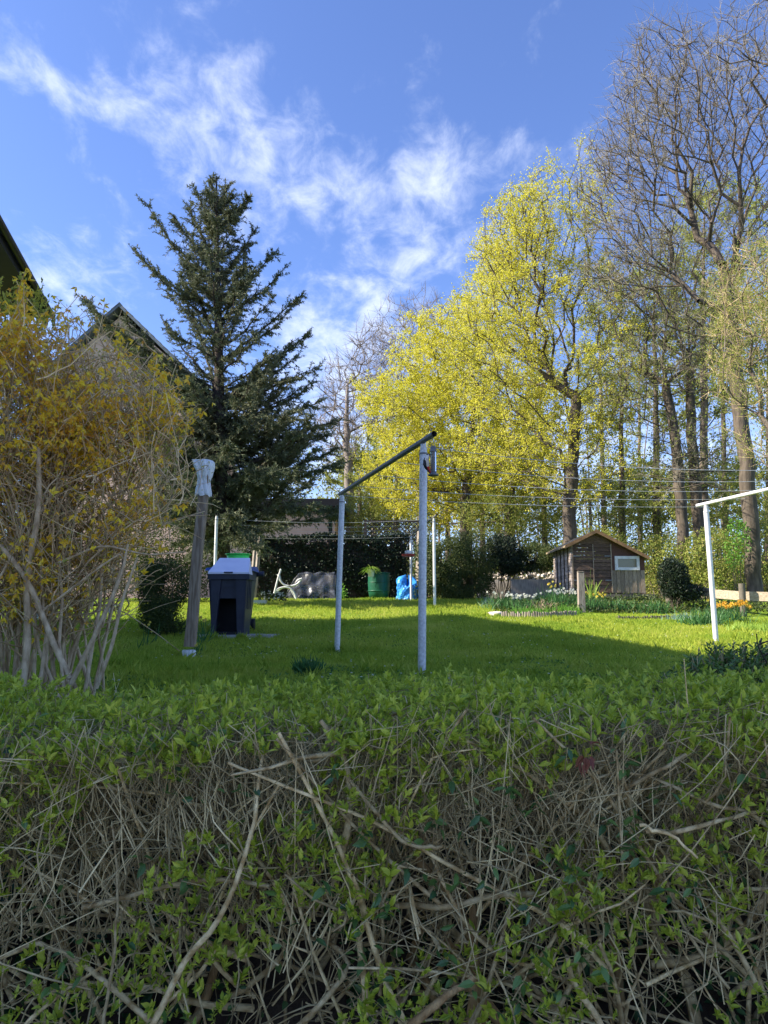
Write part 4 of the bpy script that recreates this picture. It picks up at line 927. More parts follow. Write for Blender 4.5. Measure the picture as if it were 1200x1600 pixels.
    for j, c in enumerate(S):
        o = o0 if j == 0 else o0.copy()
        if j: col.objects.link(o)
        o.parent = root; o.location = Vector(c + rng.normal(size=3) * .012) - root.location; o.rotation_euler = (random.gauss(0, .7), random.gauss(0, .7), random.random() * 6); s_ = random.uniform(.8, 1.25); o.scale = (s_, s_, s_)
    a = Acc(); m = 4200; C = E[rng.choice(len(E), m, p=wt)] + rng.normal(size=(m, 3)) * .018; petals(a, C, rdir(m, -1.0), rng.uniform(.026, .044, m))
    m = 3000; C = E[rng.choice(len(E), m, p=wt)] + rng.normal(size=(m, 3)) * .02; petals(a, C, rdir(m, -1.6), rng.uniform(.015, .028, m), 1)
    kind(a.build('blossom_mass', [L_fflower, L_ffade], root), 'stuff')
    a = Acc(); m = 13000; C = E[rng.integers(0, len(E), m)] + rng.normal(size=(m, 3)) * .015; leaves(a, C, rdir(m, .5), rng.uniform(.012, .026, m), rng.uniform(.006, .010, m), 0, .2, .1)
    n = 110; s = inside(n, [pblob(20, 500, 70, 32, Y, .3), pblob(240, 700, 40, 60, Y + .3, .2)])
    for q in range(14):
        D = rdir(n, .9); leaves(a, s + np.array([0, 0, .012 * q]), D, rng.uniform(.03, .05, n), .014, 0, .2, .1)
    kind(a.build('leaves', L_fleaf, root), 'stuff')
forsythia()

# ================================================================== WASHING LINES
def pole_frame(label, A, B, zA, zB, ztop, over, rp, rb, pm, bm, cap_label=None, lean=(0, 0)):
    """two posts A,B (x,y) and a crossbar; over=(beyond A, beyond B)"""
    A = np.array(A, float); B = np.array(B, float); root = thing('washing_line_frame', label, 'washing line frame', (*A, zA), 'washing line frames')
    d = unit(B - A)
    for P_, z0, ln in ((A, zA, lean[0]), (B, zB, lean[1])):
        a = Acc(); p0 = np.array([P_[0] - ln, P_[1], z0 - .05]); p1 = np.array([P_[0], P_[1], ztop - rb * .2]); tubes(a, np.array([[p0, p0 + (p1 - p0) * .5, p1 - np.array([0, 0, .10]), p1]]), np.array([[rp, rp, rp, rp * .72]]), 16, 0, True)
        a.build('post', pm, root, True)
        a = Acc(); tubes(a, np.array([[p1 - np.array([0, 0, .10]), p1 - np.array([0, 0, .085])]]), np.full((1, 2), rp * 1.12), 14, 0, True); a.build('collar', bm, root, True)
    p0 = np.array([*(A - d * over[0]), ztop + rb]); p1 = np.array([*(B + d * over[1]), ztop + rb]); a = Acc()
    ax = unit(p1 - p0)
    tubes(a, np.array([[p0, p1]]), np.full((1, 2), rb), 16); tubes(a, np.array([[p0, p1]]), np.full((1, 2), rb * .82), 16)
    a.build('crossbar', bm, root, True)
    n = 5; hooks = []
    for i in range(n):
        q = p0 + (p1 - p0) * (i + .35) / (n - .3) - np.array([0, 0, rb]); a = Acc(); th = np.linspace(0, 1.5 * np.pi, 9)
        C = np.stack([q[0] + np.sin(th) * .018 * ax[1], q[1] - np.sin(th) * .018 * ax[0], q[2] - .018 + np.cos(th) * .018], 1); tubes(a, C[None], np.full((1, 9), .003), 5); a.build('hook', M_steel_dark, root); hooks.append(q - np.array([0, 0, .034]))
    return hooks, p0, p1
A1 = w(534.5, 770, 9.66); B1 = w(661.5, 692, 6.70)
h1, bar0, bar1 = pole_frame('pair of grey steel poles with dark crossbar in the middle of the lawn', A1[:2], B1[:2], float(g(*A1[:2])), float(g(*B1[:2])), 2.10, (.12, .28), .036, .027, M_steel, M_steel_dark, lean=(.05, .03))
A2 = w(1103, 792, 10.6); dB = (B1 - A1)[:2]; B2 = A2[:2] + dB * 1.0 + np.array([-.25, -.1])
h2, _, _ = pole_frame('white-sided pole and crossbar running off the right edge', A2[:2], B2, float(g(*A2[:2])), float(g(*B2)), 2.10, (.2, .3), .036, .024, M_white_paint, M_white_paint, lean=(-.03, 0))
A3 = w(678, 815, 18.4); B3 = w(642, 838, 22.8)
h3, _, _ = pole_frame('far pair of slim poles before the dark shrubs with tray feeder', B3[:2], A3[:2], float(g(*B3[:2])), float(g(*A3[:2])), 2.93, (.25, .45), .036, .026, M_white_paint, M_steel_dark)
A4 = w(338.5, 812, 18.0); B4 = w(351, 838, 22.8)
h4, _, _ = pole_frame('far pair of slim poles standing behind the dark bin', B4[:2], A4[:2], float(g(*B4[:2])), float(g(*A4[:2])), 2.93, (.2, .2), .038, .024, M_white_paint, M_steel_dark)
def line(p, q, label, sag=.05, r=.0028):
    t = np.linspace(0, 1, 14)[:, None]; P = p + (q - p) * t; P[:, 2] -= (4 * t * (1 - t))[:, 0] * sag
    a = Acc(); tubes(a, P[None], np.full((1, 14), r), 5); o = a.build('clothes_line', M_wire, None, True, loc=P[0]); tag(o, label, 'clothes line', 'clothes lines')
for i, o_ in enumerate(['lowest and farthest', 'second lowest', 'middle', 'second highest', 'highest and nearest']):
    line(h1[i], h2[i], f'{o_} of the five lines running from the middle frame to the right frame', .05 + .02 * i)
for i, o_ in enumerate(['lowest', 'second from bottom', 'centre', 'second from top', 'topmost']):
    line(h4[i], h3[i], f'{o_} of the thin lines between the two far frames over the dark hedge', .06 + .01 * i, .0032)

# ------------------------------------------------------------------ tube feeder and woodpecker
def feeder_and_bird():
    c = bar1 - np.array([0, 0, .029]); d = unit(bar1 - bar0); c = c - d * .03; hx = c.copy()
    c = hx - np.array([0, 0, .075])
    t = thing('bird_feeder', 'seed tube feeder hanging from the end of the dark crossbar', 'bird feeder', c - np.array([0, 0, .27]))
    a = Acc(); tubes(a, np.array([[hx, hx - np.array([0, 0, .04]), c - np.array([-.02, 0, .01])]]), np.full((1, 3), .0022), 5); tubes(a, np.array([[hx - np.array([0, 0, .04]), c - np.array([.02, 0, .01])]]), np.full((1, 2), .0022), 5); a.build('hanger', M_steel_dark, t)
    a = Acc(); lathe(a, [(0, .0), (.018, -.002), (.026, -.012), (.028, -.045), (.034, -.05), (.034, -.056), (0, -.056)], c, 16); a.build('lid', M_steel_dark, t, True)
    m, nt, b = nodes('clear_seed_tube'); b.inputs['Base Color'].default_value = (.22, .19, .15, 1); b.inputs['Roughness'].default_value = .15; b.inputs['Transmission Weight'].default_value = .6
    a = Acc(); lathe(a, [(.027, -.057), (.027, -.235)], c, 16); a.build('tube', m, t, True)
    seeds = mat('mixed_seed', (.30, .23, .16), (.07, .05, .04), 160, .8, lo=.45, hi=.55)
    a = Acc(); lathe(a, [(0, -.10), (.024, -.105), (.024, -.234), (0, -.234)], c, 14); a.build('seed', seeds, t, True)
    a = Acc(); lathe(a, [(0, -.236), (.029, -.237), (.030, -.255), (.045, -.258), (.050, -.266), (.045, -.272), (0, -.272)], c, 16); a.build('base', M_steel_dark, t, True)
    for k, (dz, an) in enumerate(((-.10, .6), (-.16, 2.6), (-.215, .2), (-.215, 3.4))):
        a = Acc(); e = np.array([math.cos(an), math.sin(an), 0]); pipe(a, c + e * .02 + [0, 0, dz], c + e * .058 + [0, 0, dz], .003, 6); a.build('perch', M_steel_dark, t)
    # great spotted woodpecker clinging to its left side, tail braced under the feeder
    bl = mat('black_plumage', (.010, .010, .013), (.02, .02, .024), 60, .5); bf = mat('buff_plumage', (.50, .43, .34), (.62, .56, .46), 50, .9); rd = mat('red_plumage', (.42, .015, .012), (.5, .03, .02), 50, .8); wh = mat('white_plumage', (.75, .73, .68), None, 50, .9)
    o = c + np.array([-.062, .0, -.165])
    # spine points (x out/in, z), widths: tail tip -> body -> head -> bill
    sp = [(.046, -.112, .004, .010), (.036, -.085, .007, .014), (.020, -.058, .014, .018), (.006, -.030, .024, .024), (-.002, .0, .029, .028), (-.002, .028, .027, .026), (.002, .050, .020, .020), (.006, .062, .0175, .0175), (.012, .074, .0185, .018), (.020, .084, .014, .013), (.028, .089, .006, .006), (.040, .092, .0035, .0035), (.052, .094, .0006, .0006)]
    S = 14; K = len(sp); th = np.arange(S) / S * 2 * np.pi; V = []
    pts = np.array([[s[0], 0, s[1]] for s in sp]); T = unit(np.gradient(pts, axis=0))
    for i, s in enumerate(sp):
        nrm = np.array([T[i][2], 0, -T[i][0]])   # towards the belly side (feeder side)
        V.append(o + pts[i] + nrm * s[2] * np.cos(th)[:, None] + np.array([0, 1., 0]) * s[3] * np.sin(th)[:, None])
    V = np.array(V).reshape(-1, 3); a = Acc(); idx = np.arange(K * S).reshape(K, S); groups = {0: [], 1: [], 2: [], 3: []}
    for i in range(K - 1):
        for j in range(S):
            cth = math.cos((j + .5) / S * 2 * math.pi); sth = abs(math.sin((j + .5) / S * 2 * math.pi)); f = [idx[i, j], idx[i, (j + 1) % S], idx[i + 1, (j + 1) % S], idx[i + 1, j]]
            if i <= 0: m_ = 0
            elif i in (1, 2): m_ = 2 if cth > -.2 else 0
            elif i in (3, 4, 5): m_ = 1 if cth > -.25 else (3 if i == 5 and sth > .75 else 0)
            elif i in (6, 7): m_ = 3 if sth > .6 else (1 if cth > 0 else 0)
            elif i == 8: m_ = 3 if sth > .7 and cth > -.1 else 0
            else: m_ = 0
            groups[m_].append(f)
    a.v.append(V); a.n = len(V)
    for k, fs in groups.items():
        if fs: a.f4.append(np.array(fs)); a.m4.append(np.full(len(fs), k))
    bird = a.build('woodpecker', [bl, bf, rd, wh], None, True, loc=o); tag(bird, 'black white and red woodpecker clinging to the seed tube feeder', 'bird')
    bird['_w'] = [float(x) for x in o]
    for s in (-1, 1):
        a = Acc(); W0 = np.array([o + [-.020, s * .022, .045], o + [-.006, s * .030, .02], o + [.002, s * .028, -.03], o + [.022, s * .012, -.075], o + [-.022, s * .024, -.01]]); off = np.array([-.003, s * .004, 0])
        a.add(np.concatenate([W0, W0 + off]), [[0, 1, 2], [0, 2, 4], [4, 2, 3], [5, 7, 6], [5, 9, 7], [9, 8, 7]]); a.add(np.concatenate([W0, W0 + off]), [[0, 5, 6, 1], [1, 6, 7, 2], [2, 7, 8, 3], [3, 8, 9, 4], [4, 9, 5, 0]]); a.build('wing', bl, bird)
        a = Acc(); tubes(a, np.array([[o + [.02, s * .012, -.02], o + [.036, s * .012, -.012], o + [.05, s * .013, -.005]]]), np.full((1, 3), .0022), 5); a.build('foot', bl, bird)
        a = Acc(); ec = o + np.array([.0165, s * .0165, .080]); lathe(a, [(0, -.002), (.0018, -.001), (.0018, .001), (0, .002)], ec, 8); a.build('eye', M_bin_in, bird)
feeder_and_bird()
def tray_feeder():
    c = np.array(w(638, 868, 22.0)); red = mat('red_feeder_plastic', (.32, .035, .03), (.40, .06, .045), 9, .5)
    t = thing('tray_feeder', 'red tray bird feeder hanging from the far frame above the blue bag', 'bird feeder', c)
    a = Acc(); lathe(a, [(0, -.04), (.14, -.04), (.19, -.02), (.20, .04), (.19, .04), (.18, 0), (0, -.01)], c, 10); a.build('tray', red, t)
    a = Acc(); lathe(a, [(.06, 0), (.10, .02), (.10, .13), (.06, .15), (0, .15)], c, 10); a.build('seed_cup', M_pot, t, True)
    top = np.array([c[0] + .12, c[1] + .2, 2.93])
    for an in (0, 2.1, 4.2):
        a = Acc(); pipe(a, c + np.array([math.cos(an) * .19, math.sin(an) * .19, .03]), top, .006, 5); a.build('cord', M_steel_dark, t)
tray_feeder()

# ------------------------------------------------------------------ leaning wooden post with a plastic bag over its head
def leaning_post():
    Y = 9.45; base = w(295, 1022, Y); base[2] = float(g(base[0], base[1])); top = w(320, 742, Y)
    t = thing('wooden_post', 'leaning square grey wooden post with white concrete foot', 'post', base)
    ax = unit(top - base); sx = np.array([1., 0, 0]); sx = unit(sx - ax * sx.dot(ax)); sy = np.cross(ax, sx); h = .062
    n = 14; ring = [(-1, -1), (1, -1), (1, 1), (-1, 1)]; bev = .16
    prof = []
    for (i, j) in ring:
        if i * j > 0: prof += [(i * (1), j * (1 - bev)), (i * (1 - bev), j)] if False else [(i, j * (1 - bev)), (i * (1 - bev), j)]
        else: prof += [(i * (1 - bev), j), (i, j * (1 - bev))]
    prof = sorted(prof, key=lambda p: math.atan2(p[1], p[0])); S = len(prof); V = []
    for k in range(n):
        f = .06 + .94 * k / (n - 1); c = base + (top - base) * f + sx * .006 * math.sin(k * .7); s = h * (1.05 - .12 * f)
        for (i, j) in prof: V.append(c + sx * i * s + sy * j * s)
    idx = np.arange(n * S).reshape(n, S); F = np.stack([idx[:-1], np.roll(idx[:-1], -1, 1), np.roll(idx[1:], -1, 1), idx[1:]], -1).reshape(-1, 4)
    a = Acc(); a.add(V, F); a.f3.append(np.array([[idx[-1, 0], idx[-1, k], idx[-1, k + 1]] for k in range(1, S - 1)])); a.m3.append(np.zeros(S - 2)); a.build('shaft', M_postwood, t)
    a = Acc(); lathe(a, [(0, .10), (.075, .10), (.088, .085), (.092, -.05)], base, 14); a.build('foot', M_concrete_white, t, True)
    # bag: draped, creased tube with flared ends, plus a knot waist
    m, nt, b = nodes('milky_plastic_film'); b.inputs['Base Color'].default_value = (.92, .93, .95, 1); b.inputs['Roughness'].default_value = .35
    tr = nt.nodes.new('ShaderNodeBsdfTransparent'); ms = nt.nodes.new('ShaderNodeMixShader'); ms.inputs[0].default_value = .72
    nt.links.new(tr.outputs[0], ms.inputs[1]); nt.links.new(b.outputs[0], ms.inputs[2]); nt.links.new(ms.outputs[0], nt.nodes['Material Output'].inputs[0])
    S = 40; th = np.arange(S) / S * 2 * np.pi; rows = [(-.20, .100), (-.17, .102), (-.12, .097), (-.06, .085), (.0, .078), (.02, .077), (.06, .088), (.12, .100), (.19, .112), (.24, .108), (.27, .085), (.285, .03)]
    V = []; cc = top - ax * .08
    for k, (z, r_) in enumerate(rows):
        cr = r_ * (1 + .10 * np.sin(th * 7 + k * .8) + .06 * np.sin(th * 13 + k * 1.7)); P_ = cc + ax * z + sx * (cr * np.cos(th))[:, None] + sy * (cr * np.sin(th) * .9)[:, None]
        if k >= 8: P_ = P_ - sx * np.clip(-np.cos(th), 0, 1)[:, None] * .10 * (k - 7) / 3 * (k < 11) - ax * np.clip(-np.cos(th), 0, 1)[:, None] * .0
        P_[:, 2] += .012 * np.sin(th * 5 + k) * (k in (0, 9)); V.append(P_)
    V = np.array(V).reshape(-1, 3); n = len(rows); idx = np.arange(n * S).reshape(n, S); F = np.stack([idx[:-1], np.roll(idx[:-1], -1, 1), np.roll(idx[1:], -1, 1), idx[1:]], -1).reshape(-1, 4)
    a = Acc(); a.add(V, F); bag = a.build('plastic_bag', m, None, False, loc=cc); tag(bag, 'crumpled milky plastic bag pulled over the top of the leaning post', 'plastic bag')
    a = Acc(); box(a, cc + [-.045, -.055, .05], cc + [.045, -.02, .16]); box(a, cc + [-.035, -.055, -.12], cc + [.04, -.02, -.02]); o = a.build('post_fitting', M_greywood, None, loc=cc); tag(o, 'brownish fitting seen through the milky bag on the leaning post', 'fitting')
leaning_post()

# ------------------------------------------------------------------ bins
def bins():
    Y = 11.75; x0, x1 = px_x(330, Y), px_x(386, Y); zb = float(g((x0 + x1) / 2, Y)) + .03; xm = (x0 + x1) / 2
    zt = w(355, 897, Y)[2]; zl = w(355, 872, Y + .45)[2]
    t = thing('storage_bin', 'dark blue-grey plastic bin with sloping lilac lid and open front recess', 'bin', (xm, Y, zb))
    H = zt - zb
    def quadpanel(name, bl, br, tr_, tl, d, m, yb=0, yt=0):
        a = Acc(); hexa(a, [[bl[0], Y + yb, bl[1]], [br[0], Y + yb, br[1]], [br[0], Y + yb + d, br[1]], [bl[0], Y + yb + d, bl[1]]], [[tl[0], Y + yt, tl[1]], [tr_[0], Y + yt, tr_[1]], [tr_[0], Y + yt + d, tr_[1]], [tl[0], Y + yt + d, tl[1]]]); return a.build(name, m, t)
    hw = (x1 - x0) / 2
    quadpanel('front_leg', (xm - hw * .86, zb), (xm - hw * .68, zb), (xm - hw * .42, zt - .085), (xm - hw * .97, zt - .085), .07, M_bin)
    quadpanel('front_leg', (xm + hw * .55, zb), (xm + hw * .86, zb), (xm + hw * .97, zt - .085), (xm + hw * .38, zt - .085), .07, M_bin)
    quadpanel('front_panel', (xm - hw * .60, zb + H * .60), (xm + hw * .50, zb + H * .60), (xm + hw * .42, zt - .085), (xm - hw * .46, zt - .085), .03, M_bin_in if False else M_bin, .035, .035)
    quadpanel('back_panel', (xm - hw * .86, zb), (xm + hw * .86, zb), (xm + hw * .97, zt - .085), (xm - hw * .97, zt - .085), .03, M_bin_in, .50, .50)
    quadpanel('side_panel', (xm - hw * .90, zb), (xm - hw * .865, zb), (xm - hw * .975, zt - .085), (xm - hw * 1.0, zt - .085), .50, M_bin, .012, .012)
    quadpanel('side_panel', (xm + hw * .865, zb), (xm + hw * .90, zb), (xm + hw * 1.0, zt - .085), (xm + hw * .975, zt - .085), .50, M_bin, .012, .012)
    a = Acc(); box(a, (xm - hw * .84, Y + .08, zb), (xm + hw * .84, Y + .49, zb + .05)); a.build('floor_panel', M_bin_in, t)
    a = Acc(); box(a, (x0 - .045, Y - .025, zt - .083), (x1 + .045, Y + .56, zt)); a.build('rim', M_bin, t)
    a = Acc(); hexa(a, [[x0 - .04, Y - .03, zt + .003], [x1 + .04, Y - .03, zt + .003], [x1 + .005, Y + .5, zt + .003], [x0 + .005, Y + .5, zt + .003]],
                    [[x0 - .04, Y - .03, zt + .03], [x1 + .04, Y - .03, zt + .03], [x1 - .03, Y + .42, zl], [x0 + .04, Y + .42, zl]]); lid = a.build('lid', M_lid, t)
    a = Acc(); box(a, (xm - .07, Y - .045, zt + .012), (xm + .07, Y - .032, zt + .035)); h_ = a.build('handle', M_bin, t); 
    for sx_ in (-1, 1):
        for k in range(3):
            a = Acc(); yy_ = Y + .12 + k * .13; xo = xm + sx_ * hw * 1.005; hexa(a, [[xo - .006 - .05 * 0, yy_, zt - .55], [xo + .006, yy_, zt - .55], [xo + .006, yy_ + .03, zt - .55], [xo - .006, yy_ + .03, zt - .55]], [[xo - .006, yy_, zt - .09], [xo + .006, yy_, zt - .09], [xo + .006, yy_ + .03, zt - .09], [xo - .006, yy_ + .03, zt - .09]]); a.build('rib', M_bin, t)
    a = Acc(); box(a, (xm - hw * .40, Y + .024, zb + H * .78), (xm + hw * .34, Y + .034, zb + H * .80)); a.build('rib', M_bin, t)
    # wheelie bin with the blue lid behind
    Y2 = 12.55; xa, xb = px_x(326, Y2), px_x(392, Y2); z2 = float(g(xa, Y2)) + .02; zt2 = w(355, 892, Y2)[2]; xm2 = (xa + xb) / 2
    t = thing('wheelie_bin', 'wheeled refuse bin with blue lid directly behind the dark plastic bin', 'bin', (xm2, Y2 + .3, z2))
    a = Acc(); hexa(a, [[xa + .06, Y2 + .05, z2 + .08], [xb - .06, Y2 + .05, z2 + .08], [xb - .06, Y2 + .45, z2 + .08], [xa + .06, Y2 + .45, z2 + .08]], [[xa, Y2, zt2], [xb, Y2, zt2], [xb, Y2 + .62, zt2], [xa, Y2 + .62, zt2]]); a.build('body', M_bin, t)
    a = Acc(); hexa(a, [[xa - .05, Y2 - .05, zt2 + .003], [xb + .04, Y2 - .05, zt2 + .003], [xb + .04, Y2 + .66, zt2 + .003], [xa - .05, Y2 + .66, zt2 + .003]], [[xa - .03, Y2 - .02, zt2 + .05], [xb + .02, Y2 - .02, zt2 + .05], [xb, Y2 + .62, zt2 + .11], [xa, Y2 + .62, zt2 + .11]]); a.build('lid', M_bluelid, t)
    a = Acc(); pipe(a, [xb - .02, Y2 + .66, zt2 - .02], [xb + .12, Y2 + .66, zt2 - .02], .05, 12); a.build('handle', M_bin, t)
    for s in (xa + .02, xb - .05):
        a = Acc(); pipe(a, [s, Y2 + .5, z2 + .1], [s + .05, Y2 + .5, z2 + .1], .1, 16); a.build('wheel', M_bin_in, t)
    # green tub on its lid
    c = np.array([xm2 + .075, Y2 + .32, zt2 + .085]); zt3 = w(362, 866, Y2 + .3)[2] - c[2]
    t = thing('green_tub', 'bright green plastic tub standing on the blue bin lid', 'tub', c)
    a = Acc(); lathe(a, [(0, 0), (.16, 0), (.20, zt3), (.19, zt3), (.15, .012), (0, .012)], c, 24); a.build('bowl', M_green_tub, t, True)
    a = Acc(); lathe(a, [(.202, zt3 - .012), (.225, zt3 - .008), (.225, zt3 + .004), (.19, zt3 + .004)], c, 24); a.build('rim', M_green_tub, t, True)
    for k, (xx, yy, ang) in enumerate(((xm - .05, Y + .05, .05), (xm + .45, Y + .32, -.1))):
        zz = float(g(xx, yy)); a = Acc(); box(a, (xx - .42 + .1 * k, yy - .30, zz - .02), (xx + .38 - .1 * k, yy + .42, zz + .028), 0, rz(ang)); o = a.build('paving_slab', M_slab, None, loc=(xx, yy, zz)); tag(o, ['grey concrete slab under the dark plastic bin', 'grey concrete slab sticking out right of the dark bin'][k], 'slab')
bins()

# ------------------------------------------------------------------ things along the back hedge
def back_items():
    # white tubular chair frame
    Y = 23.6
    t = thing('chair_frame', 'white curved tubular garden chair frame lying before the dark hedge', 'chair frame', gp(px_x(445, Y), Y))
    def bent(pts, name, dy=0):
        Q = np.array([w(*p, Y + dy) for p in pts]); n = len(pts); tt = np.linspace(0, n - 1, 22)
        P = np.stack([np.interp(tt, range(n), Q[:, k]) for k in range(3)], 1)
        for _ in range(3): P[1:-1] = (P[:-2] + P[1:-1] * 2 + P[2:]) / 4
        a = Acc(); tubes(a, P[None], np.full((1, 22), .030), 8, 0, True); a.build(name, M_white_paint, t, True)
    bent([(439, 889), (434, 905), (429, 925)], 'leg'); bent([(436, 897), (438, 908), (445, 915), (455, 916), (465, 913), (471, 905)], 'armrest')
    bent([(428, 927), (433, 920), (443, 917), (453, 918), (460, 926), (463, 937)], 'rear_leg'); bent([(466, 906), (472, 904)], 'tip', 0)
    bent([(434, 897), (438, 908), (445, 915), (455, 916), (465, 913)], 'armrest', .55); bent([(428, 927), (443, 917), (453, 918), (463, 937)], 'rear_leg', .55)
    # furniture under clear foil
    Y = 24.0; xa, xb = px_x(447, Y), px_x(530, Y); zg = float(g(xa, Y)); zt = w(490, 894, Y)[2]
    m, nt, b = nodes('clear_creased_foil'); b.inputs['Base Color'].default_value = (.30, .33, .42, 1); b.inputs['Roughness'].default_value = .25; N = nt.nodes
    no = N.new('ShaderNodeTexNoise'); no.inputs['Scale'].default_value = 2.2; no.inputs['Detail'].default_value = 5; no.inputs['Distortion'].default_value = 2.2
    mr = N.new('ShaderNodeMapRange'); mr.inputs[1].default_value = .42; mr.inputs[2].default_value = .75; mr.inputs[3].default_value = .10; mr.inputs[4].default_value = .42
    tcn = N.new('ShaderNodeTexCoord'); nt.links.new(tcn.outputs['Object'], no.inputs['Vector']); nt.links.new(no.outputs['Fac'], mr.inputs[0])
    tr = N.new('ShaderNodeBsdfTransparent'); ms = N.new('ShaderNodeMixShader'); nt.links.new(mr.outputs[0], ms.inputs[0]); nt.links.new(tr.outputs[0], ms.inputs[1]); nt.links.new(b.outputs[0], ms.inputs[2]); nt.links.new(ms.outputs[0], N['Material Output'].inputs[0])
    nu, nv = 46, 20; u = np.linspace(0, 1, nu); v = np.linspace(0, 1, nv); U, Vv = np.meshgrid(u, v)
    shp = np.clip(np.minimum((U + .02) / .26, (1.02 - U) / .10), 0, 1) ** .7
    X = xa + (xb - xa) * U; Hh = (zt - zg) * shp; ft = np.clip(Vv / .55, 0, 1)
    Z = zg + Hh * ft + .02 * np.sin(U * 23 + Vv * 9); Yy = Y - .35 * (1 - ft) ** 1.2 * 1.0 + np.maximum(0, Vv - .55) * 2.0 + .02 * np.sin(U * 31 + Vv * 7) + .03 * np.sin(U * 13 - Vv * 17) + .05 * np.abs(np.sin(U * 7 + Vv * 4 + 1))
    idx = np.arange(nu * nv).reshape(nv, nu); F = np.stack([idx[:-1, :-1], idx[:-1, 1:], idx[1:, 1:], idx[1:, :-1]], -1).reshape(-1, 4)
    a = Acc(); a.add(np.stack([X, Yy, Z], -1).reshape(-1, 3), F); o = a.build('plastic_cover', m, None, True, loc=(xa, Y, zg)); tag(o, 'clear creased plastic sheet draped over garden furniture', 'plastic sheet')
    t = thing('garden_bench', 'garden bench hidden under the clear plastic sheet', 'bench', ((xa + xb) / 2, Y + .4, zg))
    for k in range(4):
        a = Acc(); x = xa + .45 + k * .36; box(a, (x, Y + .12, zg), (x + .05, Y + .17, zt - .1)); a.build('leg', M_bin, t)
    a = Acc(); box(a, (xa + .4, Y + .1, zg + .42), (xb - .15, Y + .6, zg + .46)); a.build('seat', M_bin, t)
    a = Acc(); box(a, (xa + .4, Y + .62, zg + .5), (xb - .15, Y + .66, zt - .06)); a.build('backrest', M_sawn_dark, t)
    a = Acc(); n = 120; c = gp(px_x(536, Y), Y - .2, .15); leaves(a, c + rng.normal(size=(n, 3)) * [.07, .1, .13], rdir(n, .3), .1, .05); o = a.build('green_netting', L_bright, None, loc=c); tag(o, 'crumpled green netting at the right end of the plastic sheet', 'netting')
    # rain barrel and potted grass
    Y = 24.1; c = gp(px_x(592, Y), Y); zt = w(592, 895, Y)[2] - c[2]; r_ = 17 / FPX * Y
    t = thing('rain_barrel', 'dark green rain barrel standing before the hedge', 'barrel', c)
    a = Acc(); lathe(a, [(0, 0), (r_ * .86, 0), (r_ * .97, zt * .3), (r_, zt * .6), (r_ * .98, zt * .97)], c, 28); a.build('body', M_barrel, t, True)
    a = Acc(); lathe(a, [(r_ * .985, zt * .95), (r_ * 1.05, zt * .955), (r_ * 1.05, zt), (0, zt + .02)], c, 28); a.build('lid', M_barrel, t, True)
    for k in (.3, .62):
        a = Acc(); lathe(a, [(r_ * .97, zt * k - .02), (r_ * 1.03, zt * k - .008), (r_ * 1.03, zt * k + .008), (r_ * .97, zt * k + .02)], c, 28); a.build('hoop', M_barrel, t, True)
    pc = w(580, 901, Y - .45); pc[2] = pc[2]
    t = thing('hanging_pot', 'white pot of lime green grassy plant at the barrel rim', 'plant pot', pc)
    a = Acc(); lathe(a, [(0, 0), (.085, 0), (.11, .20), (.125, .20), (.125, .23), (.10, .23), (.09, .02), (0, .02)], pc, 18); a.build('pot', M_pot, t, True)
    a = Acc(); pipe(a, pc + [.09, .02, .18], [c[0] - r_ * .6, c[1] - r_ * .7, c[2] + zt], .008, 6); a.build('hook', M_steel_dark, t)
    a = Acc(); n = 260; an = rng.random(n) * 2 * np.pi; D = np.stack([np.cos(an), np.sin(an), rng.uniform(.4, 1.8, n)], 1); P = shoots(np.tile(pc + [0, 0, .21], (n, 1)) + rng.normal(size=(n, 3)) * [.04, .04, 0], D, rng.uniform(.22, .42, n), 6, .12, -.75, .01)
    tubes(a, P, np.linspace(.009, .002, 6)[None] * np.ones((n, 1)), 3); a.build('foliage', L_lime, t)
    # blue bag: crumpled sack
    Y = 23.4; c = gp(px_x(636, Y), Y); S = 40; rows = 14; zt = w(636, 902, Y)[2] - c[2]
    th = np.arange(S) / S * 2 * np.pi; V = []
    for k in range(rows):
        f = k / (rows - 1); rr = (.34 - .04 * f) * (1 + .10 * np.sin(th * 3 + f * 5) + .07 * np.sin(th * 7 - f * 9) + .04 * np.sin(th * 12 + f * 20)); rr = rr * (1 if k < rows - 2 else (.75 if k == rows - 2 else .12))
        top_ = 1 + .22 * np.sin(th * 2 + 1.0) * f - .16 * np.exp(-((np.cos(th)) * 3) ** 2) * f
        V.append(np.stack([c[0] + rr * np.cos(th), c[1] + rr * .8 * np.sin(th), c[2] + f * zt * top_ * .92], 1))
    idx = np.arange(rows * S).reshape(rows, S); F = np.stack([idx[:-1], np.roll(idx[:-1], -1, 1), np.roll(idx[1:], -1, 1), idx[1:]], -1).reshape(-1, 4)
    a = Acc(); a.add(np.concatenate(V), F); o = a.build('blue_sack', M_tarp, None, False, loc=c); tag(o, 'crumpled bright blue sack at the foot of the far pole', 'sack')
    # boards leaning near the hedge end
    for (pa, pb, Y, lab, wd) in (((392, 912), (400, 838), 23.8, 'shorter grey board leaning by the left end of the dark hedge', .06), ((397, 918), (407, 832), 24.2, 'longer grey board leaning right of the shorter board', .075), ((652, 936), (656, 830), 24.6, 'upright grey board behind the tray feeder', .09)):
        p0 = w(*pa, Y); p1 = w(*pb, Y + .2); p0[2] = min(p0[2], float(g(p0[0], Y))); a = Acc(); tubes(a, np.array([[p0, p1]]), np.full((1, 2), wd), 4, 0, True); o = a.build('board', M_greywood, None, loc=p0); tag(o, lab, 'board', 'boards standing by the hedge')
